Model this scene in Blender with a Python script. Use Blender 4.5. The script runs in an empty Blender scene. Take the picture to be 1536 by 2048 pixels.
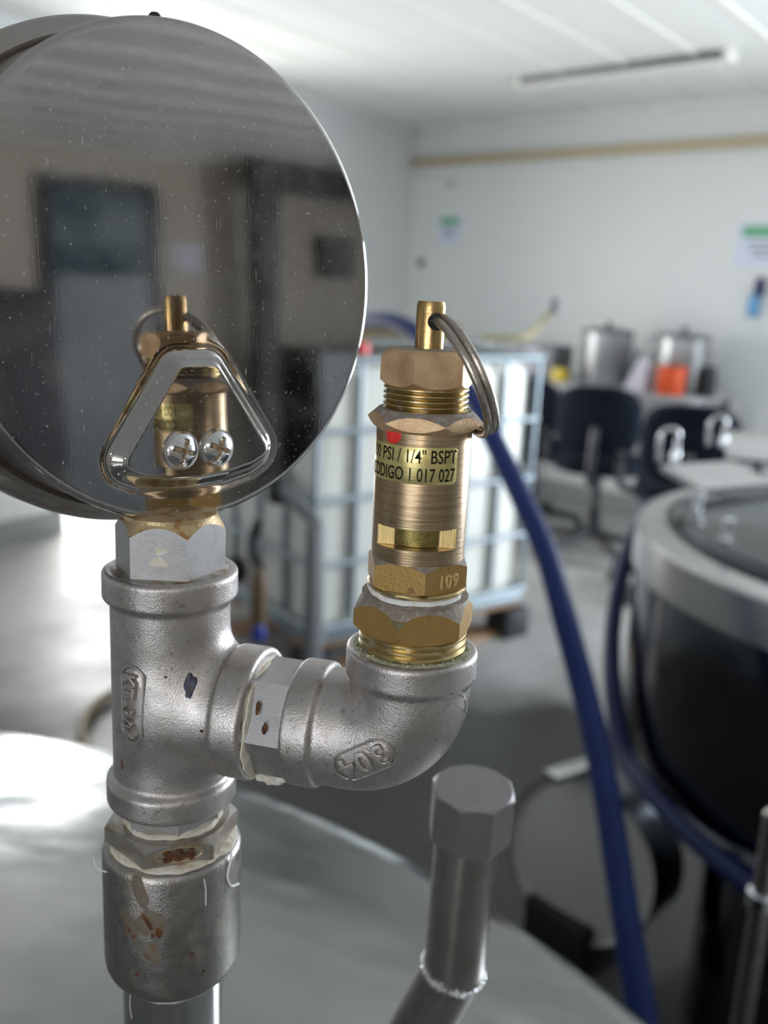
import bpy, bmesh, math, random
import numpy as np
from mathutils import Vector, Matrix

random.seed(7); np.random.seed(7)
S = bpy.context.scene
COL = S.collection

# ------------------------------------------------------------------ camera
F = 1900.0                                    # focal length in pixels of the 1536x2048 frame
PITCH = math.atan(F / 7785.0); ROLL = math.atan(371 / 7776.0)
H = 1.40                                      # camera height
_fw = np.array([0, math.cos(PITCH), -math.sin(PITCH)]); _u0 = np.array([0, math.sin(PITCH), math.cos(PITCH)])
_rt = math.cos(ROLL) * np.array([1., 0, 0]) + math.sin(ROLL) * _u0
_up = math.cos(ROLL) * _u0 - math.sin(ROLL) * np.array([1., 0, 0])
CAM = np.array([0, 0, H])
cd = bpy.data.cameras.new('camera'); cam = bpy.data.objects.new('camera', cd); COL.objects.link(cam)
cam.matrix_world = Matrix(((_rt[0], _up[0], -_fw[0], 0), (_rt[1], _up[1], -_fw[1], 0), (_rt[2], _up[2], -_fw[2], H), (0, 0, 0, 1)))
cd.sensor_fit = 'VERTICAL'; cd.sensor_height = 36; cd.sensor_width = 27
cd.lens = F / 2048 * 36; cd.clip_start = 0.005; cd.clip_end = 60
cd.dof.use_dof = True; cd.dof.focus_distance = 0.196; cd.dof.aperture_fstop = 13.0
S.camera = cam

def ray(px, py): return _fw + _rt * ((px - 768) / F) + _up * ((1024 - py) / F)
def at_d(px, py, d): return CAM + ray(px, py) * d
def at_z(px, py, z):
    v = ray(px, py); return CAM + v * (z - H) / v[2]

# ------------------------------------------------------------------ world, lights, exposure
W = bpy.data.worlds.new('world'); S.world = W; W.use_nodes = True
W.node_tree.nodes['Background'].inputs[0].default_value = (0.75, 0.86, 1.0, 1)
W.node_tree.nodes['Background'].inputs[1].default_value = 1.6
S.view_settings.view_transform = 'Standard'; S.view_settings.look = 'None'
S.view_settings.exposure = 0.0; S.view_settings.gamma = 1.0; S.view_settings.use_curve_mapping = False

def area(name, loc, target, sx, sy, power, col):
    l = bpy.data.lights.new(name, 'AREA'); l.shape = 'RECTANGLE'; l.size = sx; l.size_y = sy; l.energy = power; l.color = col
    o = bpy.data.objects.new(name, l); COL.objects.link(o); o.location = loc
    o.rotation_euler = (Vector(target) - Vector(loc)).to_track_quat('-Z', 'Y').to_euler(); return o
# room plan: far corner A, the two visible walls leave it along WR (right) and WL (left)
A = np.array([0.10, 7.50]); WR = np.array([0.732, -0.681]); WL = np.array([-0.588, -0.809])
CEIL = 2.50; LEN_R = 10.5; LEN_L = 13.0
B = A + WR * LEN_R
NL = np.array([0.809, -0.588])                # inward normal of the left wall
NR = np.array([-0.809, 0.588])                # inward normal of the right wall
def p3(q, z): return (float(q[0]), float(q[1]), float(z))
DOOR_L = (2.15, 3.16, 2.05)                   # doorway in the left wall: from, to, height
WIN_B = (4.6, 6.6, 0.15, 2.15)                # tall opening in the back wall, right of the frame
q = A + WL * 2.65
area('door_daylight', p3(q - NL * 0.45, 0.95), p3(q + NL * 2.0, 0.25), 1.0, 1.6, 86, (1.0, 0.98, 0.95))
NB = np.array([-0.681, -0.732])               # inward normal of the back wall
q = A + WR * 5.6
area('opening_daylight', p3(q - NB * 0.25, 1.2), p3(q + NB * 2.0, 1.15), 1.9, 1.9, 330, (0.84, 0.92, 1.0))
q = A + WL * LEN_L + WR * 6.0                 # unseen wide window added behind the camera to brighten the room
area('added_window_light', p3(q + NB * 0.2, 1.65), p3(q - NB * 3.0, 1.5), 3.8, 1.2, 150, (0.93, 0.97, 1.0))
fl = bpy.data.lights.new('phone_flash', 'POINT'); fl.energy = 0.19; fl.shadow_soft_size = 0.004; fl.color = (1.0, 0.96, 0.92)
flo = bpy.data.objects.new('phone_flash', fl); COL.objects.link(flo); flo.location = (-0.022, -0.012, H + 0.018)

# ------------------------------------------------------------------ materials
def nt(m): return m.node_tree.nodes, m.node_tree.links
def mat(name, col, metal=0.0, rough=0.5, vary=(), grain=None, rvar=None, spec=0.5, trans=0.0, emit=None, coat=0.0):
    """vary: list of (colour, scale xyz, low, high, strength) noise patches; grain: (scale xyz, distance); rvar: (scale, lo, hi)"""
    m = bpy.data.materials.new(name); m.use_nodes = True; N, L = nt(m); b = N['Principled BSDF']
    b.inputs['Base Color'].default_value = (*col, 1); b.inputs['Metallic'].default_value = metal
    b.inputs['Roughness'].default_value = rough; b.inputs['Specular IOR Level'].default_value = spec
    b.inputs['Transmission Weight'].default_value = trans; b.inputs['Coat Weight'].default_value = coat
    if emit: b.inputs['Emission Color'].default_value = (*emit[0], 1); b.inputs['Emission Strength'].default_value = emit[1]
    tc = N.new('ShaderNodeTexCoord')
    def noise(scale, detail=4, seed=0.0):
        mp = N.new('ShaderNodeMapping'); mp.inputs['Scale'].default_value = scale; mp.inputs['Location'].default_value = (seed, seed * 1.7, seed * 2.3)
        L.new(tc.outputs['Object'], mp.inputs['Vector'])
        n = N.new('ShaderNodeTexNoise'); n.inputs['Scale'].default_value = 1; n.inputs['Detail'].default_value = detail
        L.new(mp.outputs[0], n.inputs['Vector']); return n.outputs['Fac']
    prev = None
    for i, (c2, sc, lo, hi, st) in enumerate(vary):
        f = noise(sc, 5, 3.1 * (i + 1))
        r = N.new('ShaderNodeMapRange'); r.inputs['From Min'].default_value = lo; r.inputs['From Max'].default_value = hi; r.inputs['To Max'].default_value = st
        L.new(f, r.inputs['Value'])
        mx = N.new('ShaderNodeMix'); mx.data_type = 'RGBA'; L.new(r.outputs[0], mx.inputs['Factor'])
        if prev is None: mx.inputs['A'].default_value = (*col, 1)
        else: L.new(prev, mx.inputs['A'])
        mx.inputs['B'].default_value = (*c2, 1); prev = mx.outputs['Result']
    if prev is not None: L.new(prev, b.inputs['Base Color'])
    if rvar:
        f = noise(rvar[0], 4, 9.0); r = N.new('ShaderNodeMapRange'); r.inputs['From Min'].default_value = .3; r.inputs['From Max'].default_value = .7
        r.inputs['To Min'].default_value = rvar[1]; r.inputs['To Max'].default_value = rvar[2]; L.new(f, r.inputs['Value']); L.new(r.outputs[0], b.inputs['Roughness'])
    if grain:
        last = None
        for g in (grain if isinstance(grain, list) else [grain]):
            f = noise(g[0], 3, 5.0); bp = N.new('ShaderNodeBump'); bp.inputs['Strength'].default_value = 1; bp.inputs['Distance'].default_value = g[1]
            L.new(f, bp.inputs['Height'])
            if last is not None: L.new(last, bp.inputs['Normal'])
            last = bp.outputs[0]
        L.new(last, b.inputs['Normal'])
    return m
def s3(v): return (v, v, v)
def shade_floor(m, cx, cy, r0, r1):
    """shade painted into the floor colour: a dark patch with an irregular outline round (cx, cy)"""
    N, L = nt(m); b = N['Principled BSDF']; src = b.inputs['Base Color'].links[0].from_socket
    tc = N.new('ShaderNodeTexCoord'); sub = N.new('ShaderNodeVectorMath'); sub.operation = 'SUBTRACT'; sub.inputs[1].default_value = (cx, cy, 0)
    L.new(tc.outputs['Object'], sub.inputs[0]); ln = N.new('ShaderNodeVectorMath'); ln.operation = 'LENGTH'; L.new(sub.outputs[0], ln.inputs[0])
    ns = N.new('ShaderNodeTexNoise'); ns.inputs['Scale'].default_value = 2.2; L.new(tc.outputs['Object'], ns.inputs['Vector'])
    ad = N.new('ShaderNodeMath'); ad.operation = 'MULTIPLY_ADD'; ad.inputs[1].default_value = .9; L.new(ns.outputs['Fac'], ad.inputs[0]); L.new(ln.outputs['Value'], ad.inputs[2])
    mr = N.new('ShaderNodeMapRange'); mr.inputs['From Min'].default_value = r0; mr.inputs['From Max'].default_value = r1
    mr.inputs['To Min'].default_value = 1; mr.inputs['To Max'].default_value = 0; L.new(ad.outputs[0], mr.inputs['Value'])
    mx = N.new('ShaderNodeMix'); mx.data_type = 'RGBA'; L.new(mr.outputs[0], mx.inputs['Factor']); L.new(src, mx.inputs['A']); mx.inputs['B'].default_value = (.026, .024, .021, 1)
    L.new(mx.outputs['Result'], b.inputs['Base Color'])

M = {}
M['cast'] = mat('cast_stainless', (.52, .485, .47), .88, .42, [((.20, .18, .17), s3(900), .60, .72, .7), ((.36, .33, .30), s3(160), .45, .75, .6)], [(s3(2600), .00009), (s3(420), .00004)], (s3(200), .34, .5))
M['cast_end'] = mat('machined_dull_face', (.50, .47, .44), .85, .42, [((.26, .17, .08), s3(260), .42, .62, .85), ((.12, .07, .04), s3(600), .62, .7, .8)], (s3(1800), .0001))
M['steel_hex'] = mat('milled_stainless', (.43, .42, .425), .80, .42, [((.34, .32, .30), s3(300), .5, .7, .6), ((.35, .20, .10), s3(420), .66, .74, .7)], (s3(2200), .00003))
M['steel_dirty'] = mat('stained_stainless', (.46, .43, .40), .82, .42, [((.38, .31, .23), s3(220), .45, .6, .8), ((.28, .14, .06), s3(480), .66, .74, .85)], (s3(1800), .0001))
M['coupling'] = mat('coupling_stainless', (.36, .34, .325), .95, .33, [((.55, .48, .40), (150, 150, 70), .56, .66, .6), ((.24, .22, .21), s3(300), .5, .75, .6), ((.22, .09, .03), s3(330), .71, .76, .9)], (s3(2600), .00012), (s3(350), .26, .42))
M['pipe'] = mat('polished_pipe', (.62, .62, .63), 1.0, .16, [((.42, .41, .40), (300, 300, 20), .5, .8, .5)], ((1500, 1500, 30), .00002))
M['brass'] = mat('dull_brass', (.66, .46, .27), .62, .50, [((.36, .21, .11), s3(260), .4, .7, .6), ((.55, .46, .36), s3(500), .66, .78, .6)], (s3(1800), .00007))
M['brass_dark'] = mat('olive_brass', (.42, .26, .085), .62, .46, [((.18, .10, .04), s3(500), .6, .72, .7), ((.42, .27, .10), s3(150), .5, .7, .5)], (s3(1500), .00007))
M['brass_body'] = mat('turned_brass', (.42, .31, .19), .92, .33, [((.27, .19, .12), (60, 60, 2200), .42, .66, .8), ((.50, .38, .22), (90, 90, 900), .5, .75, .5)], ((120, 120, 4200), .00006))
M['brass_pin'] = mat('worn_brass_pin', (.55, .38, .15), .95, .30, [((.40, .24, .14), (500, 500, 150), .45, .65, .8)], (s3(1400), .00004))
M['brass_bright'] = mat('bright_brass', (.80, .60, .27), .9, .42, [((.55, .38, .15), (1500, 300, 300), .5, .7, .5)], ((3000, 300, 300), .00005))
M['brass_olive'] = mat('inner_olive_brass', (.34, .27, .09), .9, .36, [((.22, .17, .06), s3(600), .5, .7, .7)], (s3(1800), .00006))
M['brass_thread'] = mat('thread_brass', (.52, .40, .19), .95, .28, [((.60, .57, .50), s3(500), .55, .66, .8), ((.20, .14, .06), s3(900), .62, .72, .7)])
M['dust'] = mat('dusty_top_face', (.30, .25, .205), .35, .65, [((.46, .43, .40), s3(900), .5, .68, .8)], (s3(3000), .0002))
M['label'] = mat('gold_foil_label', (.74, .62, .27), .75, .30, [((.48, .40, .16), (40, 40, 1500), .45, .65, .6)], (s3(500), .00008))
M['ink'] = mat('black_print', (.008, .006, .005), 0, .6, spec=.2)
M['red'] = mat('red_paint_dot', (.80, .03, .02), 0, .3, coat=.4)
M['ring'] = mat('ring_wire', (.50, .45, .40), .95, .34, [((.30, .25, .20), s3(500), .55, .68, .6)], (s3(1400), .00008))
M['tape'] = mat('sealing_tape', (.78, .72, .60), 0, .65, [((.60, .42, .22), s3(260), .56, .68, .8), ((.85, .83, .80), s3(400), .5, .6, .7)], (s3(1600), .0003))
M['tape_white'] = mat('white_tape', (.86, .86, .84), 0, .55, [((.62, .60, .36), s3(700), .58, .68, .6)], (s3(1600), .0002))
M['rust'] = mat('rust_stain', (.13, .048, .014), 0, .8, [((.06, .02, .01), s3(1200), .5, .6, .9)], (s3(2500), .0002))
M['rust_light'] = mat('tan_rust_film', (.36, .305, .25), .8, .42, [((.34, .17, .07), s3(500), .52, .66, .7)])
M['gold_rust'] = mat('rust_gold_chamfer', (.62, .47, .27), .7, .38, [((.40, .18, .05), s3(350), .52, .64, .8)], (s3(1500), .0001))
M['blue_paint'] = mat('blue_black_paint', (.008, .012, .06), 0, .35, [((.01, .01, .01), s3(800), .45, .55, .9)])
M['scale'] = mat('green_white_scale', (.52, .53, .42), 0, .9, [((.30, .34, .20), s3(1500), .5, .6, .9)], (s3(3000), .0004))
M['screw'] = mat('screw_chrome', (.72, .71, .72), 1, .16, [((.52, .46, .42), s3(700), .55, .7, .5)], (s3(900), .00003))
M['slot'] = mat('screw_slot', (.55, .43, .30), .7, .45, [((.14, .10, .07), s3(1500), .5, .6, .8)])
M['bezel'] = mat('bezel_steel', (.46, .42, .40), 1, .26, [((.36, .32, .29), s3(120), .5, .7, .5), ((.45, .30, .22), s3(500), .68, .74, .6)], (s3(700), .00006))
M['black_rubber'] = mat('black_rubber', (.012, .012, .013), 0, .6)

# the polished back plate: mirror steel with dust, specks and vertical scratches
def mirror_mat():
    m = bpy.data.materials.new('polished_back_plate'); m.use_nodes = True; N, L = nt(m); b = N['Principled BSDF']
    b.inputs['Metallic'].default_value = 1; b.inputs['Base Color'].default_value = (.45, .43, .415, 1)
    tc = N.new('ShaderNodeTexCoord')
    def ns(scale, detail, off):
        mp = N.new('ShaderNodeMapping'); mp.inputs['Scale'].default_value = scale; mp.inputs['Location'].default_value = (off, off, off)
        L.new(tc.outputs['Object'], mp.inputs['Vector']); n = N.new('ShaderNodeTexNoise'); n.inputs['Scale'].default_value = 1; n.inputs['Detail'].default_value = detail
        L.new(mp.outputs[0], n.inputs['Vector']); return n.outputs['Fac']
    def rng(f, a, c, lo, hi):
        r = N.new('ShaderNodeMapRange'); r.inputs['From Min'].default_value = a; r.inputs['From Max'].default_value = c
        r.inputs['To Min'].default_value = lo; r.inputs['To Max'].default_value = hi; L.new(f, r.inputs['Value']); return r.outputs[0]
    film = rng(ns(s3(70), 5, 2), .42, .75, 0.0, .10)
    speck = rng(ns(s3(1300), 2, 7), .68, .74, 0.0, .45)
    scr = rng(ns((3200, 3200, 160), 2, 4), .72, .78, 0.0, .8)
    zone = rng(ns((16, 16, 110), 3, 11), .46, .60, 0.0, 1.0)
    mu = N.new('ShaderNodeMath'); mu.operation = 'MULTIPLY'; L.new(scr, mu.inputs[0]); L.new(zone, mu.inputs[1])
    a1 = N.new('ShaderNodeMath'); a1.operation = 'MAXIMUM'; L.new(speck, a1.inputs[0]); L.new(mu.outputs[0], a1.inputs[1])
    a2 = N.new('ShaderNodeMath'); a2.operation = 'MAXIMUM'; L.new(a1.outputs[0], a2.inputs[0]); L.new(film, a2.inputs[1])
    d = N.new('ShaderNodeBsdfDiffuse'); d.inputs[0].default_value = (.72, .69, .68, 1)
    mix = N.new('ShaderNodeMixShader'); L.new(a2.outputs[0], mix.inputs[0]); L.new(b.outputs[0], mix.inputs[1]); L.new(d.outputs[0], mix.inputs[2])
    out = N['Material Output']; L.new(mix.outputs[0], out.inputs[0])
    L.new(rng(ns(s3(300), 3, 5), .3, .7, .02, .06), b.inputs['Roughness'])
    bp = N.new('ShaderNodeBump'); bp.inputs['Distance'].default_value = .0000015; L.new(ns((2600, 2600, 160), 2, 4), bp.inputs['Height'])
    bp2 = N.new('ShaderNodeBump'); bp2.inputs['Distance'].default_value = .00008; L.new(ns(s3(28), 1, 1), bp2.inputs['Height']); L.new(bp.outputs[0], bp2.inputs['Normal'])
    L.new(bp2.outputs[0], b.inputs['Normal'])
    return m
M['mirror'] = mirror_mat()
M['lid'] = mat('brushed_vessel_steel', (.28, .285, .275), 1, .15, [((.21, .215, .21), s3(9), .4, .7, .7)], [((260, 30, 30), .00004), (s3(7), .004)], (s3(14), .12, .24))
M['lid_rim'] = mat('vessel_rim', (.5, .5, .5), 1, .22)
M['tank'] = mat('tank_steel', (.11, .12, .135), 1, .16, [((.08, .09, .105), s3(6), .4, .7, .6)], [(s3(5), .004)], (s3(8), .08, .18))
M['tank_top'] = mat('tank_top_steel', (.55, .55, .55), 1, .26, [((.42, .42, .42), s3(8), .4, .7, .6)])
M['drum_paint'] = mat('dull_drum_paint', (.62, .62, .59), .1, .5)
M['cap_steel'] = mat('dark_cap_steel', (.30, .285, .29), .85, .46, [((.26, .25, .25), s3(200), .45, .7, .6)])
M['pipe_dull'] = mat('dull_stub_pipe', (.42, .385, .37), 1, .34, [((.30, .27, .24), s3(90), .45, .7, .6)])
M['chrome'] = mat('chrome_clamp', (.85, .87, .9), 1, .08)
M['hose'] = mat('blue_hose', (.016, .036, .17), 0, .46, [((.012, .028, .13), s3(12), .4, .7, .5)], spec=.28)
M['hose_dark'] = mat('dark_blue_hose', (.006, .018, .095), 0, .35)
M['tan_hose'] = mat('tan_hose', (.42, .36, .20), 0, .5)
M['olive_hose'] = mat('olive_brown_hose', (.10, .075, .03), 0, .5)
M['hdpe'] = mat('milky_plastic', (.80, .80, .74), 0, .38, [((.70, .70, .66), s3(3), .4, .7, .6)])
M['galv'] = mat('galvanised_tube', (.30, .36, .40), .55, .40, [((.33, .38, .42), s3(20), .4, .7, .5)])
M['wood'] = mat('pallet_wood', (.36, .22, .12), 0, .7, [((.26, .15, .08), (4, 60, 60), .4, .7, .7)])
M['black'] = mat('black_plastic', (.014, .015, .018), 0, .45)
M['grey_metal'] = mat('dull_grey_metal', (.20, .21, .22), .5, .5)
M['wall'] = mat('white_insulated_panel', (.78, .80, .80), 0, .5, [((.74, .76, .765), s3(1.2), .4, .7, .6)])
M['wall_beige'] = mat('beige_painted_wall', (.50, .45, .385), 0, .6)
M['ceil'] = mat('white_ceiling_panel', (.82, .82, .79), 0, .45)
M['joint'] = mat('bright_joint_strip', (.86, .85, .80), 0, .35)
M['base'] = mat('grey_baseboard', (.30, .32, .32), 0, .6)
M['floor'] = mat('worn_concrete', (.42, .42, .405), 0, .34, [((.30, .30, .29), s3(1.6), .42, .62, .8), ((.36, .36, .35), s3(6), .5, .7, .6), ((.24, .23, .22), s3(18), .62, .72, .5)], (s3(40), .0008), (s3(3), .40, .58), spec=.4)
shade_floor(M['floor'], -.15, 1.25, 2.2, 2.75)  # painted shade on the floor around the vessels
M['tan_rail'] = mat('tan_rail', (.50, .42, .27), 0, .5)
M['paper'] = mat('white_paper', (.70, .75, .90), 0, .6)
M['green'] = mat('green_print', (.16, .46, .27), 0, .6)
M['navy'] = mat('navy_fabric', (.004, .008, .018), 0, .8, spec=.2)
M['orange'] = mat('orange_plastic', (.80, .11, .03), 0, .4)
M['yellow'] = mat('yellow_plastic', (.70, .52, .04), 0, .4)
M['teal_dark'] = mat('dark_teal_glass', (.05, .10, .12), 0, .10)
M['dark_post'] = mat('charcoal_steel_post', (.03, .032, .038), 0, .5)
M['pot'] = mat('pot_steel', (.50, .51, .52), .85, .42)
M['light_blue'] = mat('light_blue_plastic', (.14, .38, .68), 0, .4)
M['navy_plastic'] = mat('navy_plastic', (.02, .02, .10), 0, .4)
M['bench'] = mat('grey_bench_laminate', (.42, .43, .45), 0, .4)
M['lilac'] = mat('pale_lilac_paper', (.62, .60, .70), 0, .6)
M['brown_grip'] = mat('brown_grip', (.13, .085, .045), 0, .5)
M['blue_tip'] = mat('blue_tip', (.01, .03, .25), 0, .35)

# ------------------------------------------------------------------ mesh helpers
class MB:
    def __init__(s): s.v = []; s.f = []
    def add(s, vs, fs):
        n = len(s.v); s.v += [tuple(float(c) for c in v) for v in vs]; s.f += [tuple(i + n for i in f) for f in fs]; return s
    def box(s, c, size, rz=0.0, bev=0.0, R=None):
        bm = bmesh.new(); bmesh.ops.create_cube(bm, size=1)
        for v in bm.verts: v.co = Vector((v.co.x * size[0], v.co.y * size[1], v.co.z * size[2]))
        if bev: bmesh.ops.bevel(bm, geom=bm.edges[:], offset=bev, segments=2, affect='EDGES', profile=.6)
        m = R if R is not None else Matrix.Rotation(rz, 3, 'Z')
        vs = [m @ v.co + Vector(c) for v in bm.verts]; bm.verts.index_update()
        s.add(vs, [[v.index for v in f.verts] for f in bm.faces]); bm.free(); return s
    def rings(s, R, close=True, cap0=True, cap1=True):
        k = len(R[0]); vs = [p for r in R for p in r]; fs = []
        for i in range(len(R) - 1):
            for j in range(k if close else k - 1):
                j2 = (j + 1) % k; fs.append((i * k + j, i * k + j2, (i + 1) * k + j2, (i + 1) * k + j))
        if cap0: fs.append(tuple(range(k))[::-1])
        if cap1: fs.append(tuple((len(R) - 1) * k + j for j in range(k)))
        return s.add(vs, fs)
    def lathe(s, o, prof, ax=(0, 0, 1), seg=64, cap0=True, cap1=True, rfun=None, xh=None):
        o = Vector([float(c) for c in o]); ax = Vector([float(c) for c in ax]).normalized()
        x = Vector(xh) if xh else (Vector((1, 0, 0)) if abs(ax.x) < .9 else Vector((0, 1, 0)))
        x = (x - ax * x.dot(ax)).normalized(); y = ax.cross(x); R = []
        for r, t in prof:
            ring = []
            for j in range(seg):
                a = 2 * math.pi * j / seg; rr = rfun(a, r, t) if rfun else r
                ring.append(o + ax * t + x * (rr * math.cos(a)) + y * (rr * math.sin(a)))
            R.append(ring)
        return s.rings(R, True, cap0, cap1)
    def tube(s, pts, r, seg=16, closed=False, smooth=6):
        P = [Vector([float(c) for c in p]) for p in pts]; n = len(P); Q = []
        if smooth > 1 and n > 2:
            rg = range(n if closed else n - 1)
            for i in rg:
                g = lambda k: P[k % n] if closed else P[max(0, min(n - 1, k))]
                p0, p1, p2, p3_ = g(i - 1), g(i), g(i + 1), g(i + 2)
                for k in range(smooth):
                    t = k / smooth
                    Q.append(.5 * ((2 * p1) + (p2 - p0) * t + (2 * p0 - 5 * p1 + 4 * p2 - p3_) * t * t + (3 * p1 - p0 - 3 * p2 + p3_) * t ** 3))
            if not closed: Q.append(P[-1])
        else: Q = P
        m = len(Q); T = []
        for i in range(m):
            a = Q[(i - 1) % m] if closed or i > 0 else Q[0]; b = Q[(i + 1) % m] if closed or i < m - 1 else Q[-1]
            T.append((b - a).normalized())
        u = T[0].orthogonal().normalized(); R = []
        for i in range(m):
            u = (u - T[i] * u.dot(T[i])).normalized(); w = T[i].cross(u)
            rr = r(i / max(1, m - 1)) if callable(r) else r
            R.append([Q[i] + u * (rr * math.cos(2 * math.pi * j / seg)) + w * (rr * math.sin(2 * math.pi * j / seg)) for j in range(seg)])
        if closed: R.append(R[0]); return s.rings(R, True, False, False)
        return s.rings(R)
    def hexnut(s, o, R, t0, t1, phi, ch0=.10, ch1=.10, n=6, tan=.58, bore=None, ax=(0, 0, 1), xh=None, seg=96):
        """n-sided nut with conical chamfers; a vertex lies at angle phi"""
        ap = R * math.cos(math.pi / n)
        rc0 = ap * (1 - ch0 * .15) if ch0 else None; rc1 = ap * (1 - ch1 * .15) if ch1 else None
        def rho(a):
            d = (a - phi) % (2 * math.pi / n) - math.pi / n; return ap / math.cos(d)
        angs = sorted(set([round((phi + 2 * math.pi * k / n) % (2 * math.pi), 9) for k in range(n)] + [2 * math.pi * k / seg + .0003 for k in range(seg)]))
        o = Vector([float(c) for c in o]); axv = Vector([float(c) for c in ax]).normalized()
        x = Vector(xh) if xh else Vector((1, 0, 0)); x = (x - axv * x.dot(axv)).normalized(); y = axv.cross(x)
        def ring(fr, ft): return [o + axv * ft(a) + x * (fr(a) * math.cos(a)) + y * (fr(a) * math.sin(a)) for a in angs]
        b = bore or R * .3; RR = []
        RR.append(ring(lambda a: b, lambda a: t0))
        if rc0: RR.append(ring(lambda a: rc0, lambda a: t0))
        RR.append(ring(rho, lambda a: t0 + (max(0, rho(a) - rc0) * tan * (1 + ch0 * 3) if rc0 else 0)))
        RR.append(ring(rho, lambda a: t1 - (max(0, rho(a) - rc1) * tan * (1 + ch1 * 3) if rc1 else 0)))
        if rc1: RR.append(ring(lambda a: rc1, lambda a: t1))
        RR.append(ring(lambda a: b, lambda a: t1))
        return s.rings(RR)

def shade(me, ang=32):
    bm = bmesh.new(); bm.from_mesh(me); bmesh.ops.remove_doubles(bm, verts=bm.verts, dist=1e-7)
    bmesh.ops.recalc_face_normals(bm, faces=bm.faces)
    c = math.radians(ang)
    for f in bm.faces: f.smooth = True
    for e in bm.edges:
        e.smooth = not (len(e.link_faces) == 2 and e.calc_face_angle(0) > c)
    bm.to_mesh(me); bm.free()

def world_loc(o):
    v = Vector(o.location)
    while o.parent: o = o.parent; v += Vector(o.location)
    return v
def obj(name, mb, m, parent=None, origin=None, ang=32, label=None):
    base = world_loc(parent) if parent else (Vector([float(c) for c in origin]) if origin is not None else Vector((0, 0, 0)))
    me = bpy.data.meshes.new(name); me.from_pydata([tuple(Vector(v) - base) for v in mb.v], [], mb.f); me.validate()
    shade(me, ang); me.materials.append(M[m] if isinstance(m, str) else m)
    o = bpy.data.objects.new(name, me); COL.objects.link(o)
    if parent: o.parent = parent
    else: o.location = base
    if label: o['label'] = label
    return o
def thing(name, label, cat, loc, group=None):
    o = bpy.data.objects.new(name, None); COL.objects.link(o); o.location = [float(c) for c in loc]; o.empty_display_size = .02
    o['label'] = label; o['category'] = cat
    if group: o['group'] = group
    return o
def two_tone(o, m2, zmin=.15):
    """upward-facing faces (chamfer and top) take the second material"""
    o.data.materials.append(M[m2])
    for p_ in o.data.polygons:
        if p_.normal.z > zmin: p_.material_index = 1
    return o
def tag(o, label, cat, group=None):
    o['label'] = label; o['category'] = cat
    if group: o['group'] = group
    return o
def struct(name, mb, m, ang=32, parent=None):
    o = obj(name, mb, m, parent, ang=ang)
    if not parent: o['kind'] = 'structure'
    return o
def copy_tree(o, parent=None):
    c = o.copy(); COL.objects.link(c); c.parent = parent
    for ch in [x for x in bpy.data.objects if x.parent == o]: copy_tree(ch, c)
    return c

def text_verts(txt, size, depth, sx=1.0, bevel=0.0, spacing=1.0, bold=0.0):
    cu = bpy.data.curves.new('t', 'FONT'); cu.body = txt; cu.size = size; cu.extrude = depth; cu.align_x = 'CENTER'; cu.align_y = 'CENTER'
    cu.bevel_depth = bevel; cu.offset = bold; cu.resolution_u = 3; cu.space_character = spacing
    o = bpy.data.objects.new('t', cu); COL.objects.link(o)
    dg = bpy.context.evaluated_depsgraph_get(); me = bpy.data.meshes.new_from_object(o.evaluated_get(dg))
    bm = bmesh.new(); bm.from_mesh(me); bmesh.ops.triangulate(bm, faces=bm.faces); bm.verts.index_update()
    V = np.array([v.co[:] for v in bm.verts]); Fc = [[v.index for v in f.verts] for f in bm.faces]
    bm.free(); bpy.data.objects.remove(o); bpy.data.curves.remove(cu); bpy.data.meshes.remove(me)
    V[:, 0] *= sx; V[:, 0] -= (V[:, 0].max() + V[:, 0].min()) / 2; V[:, 1] -= (V[:, 1].max() + V[:, 1].min()) / 2
    return V, Fc

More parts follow.
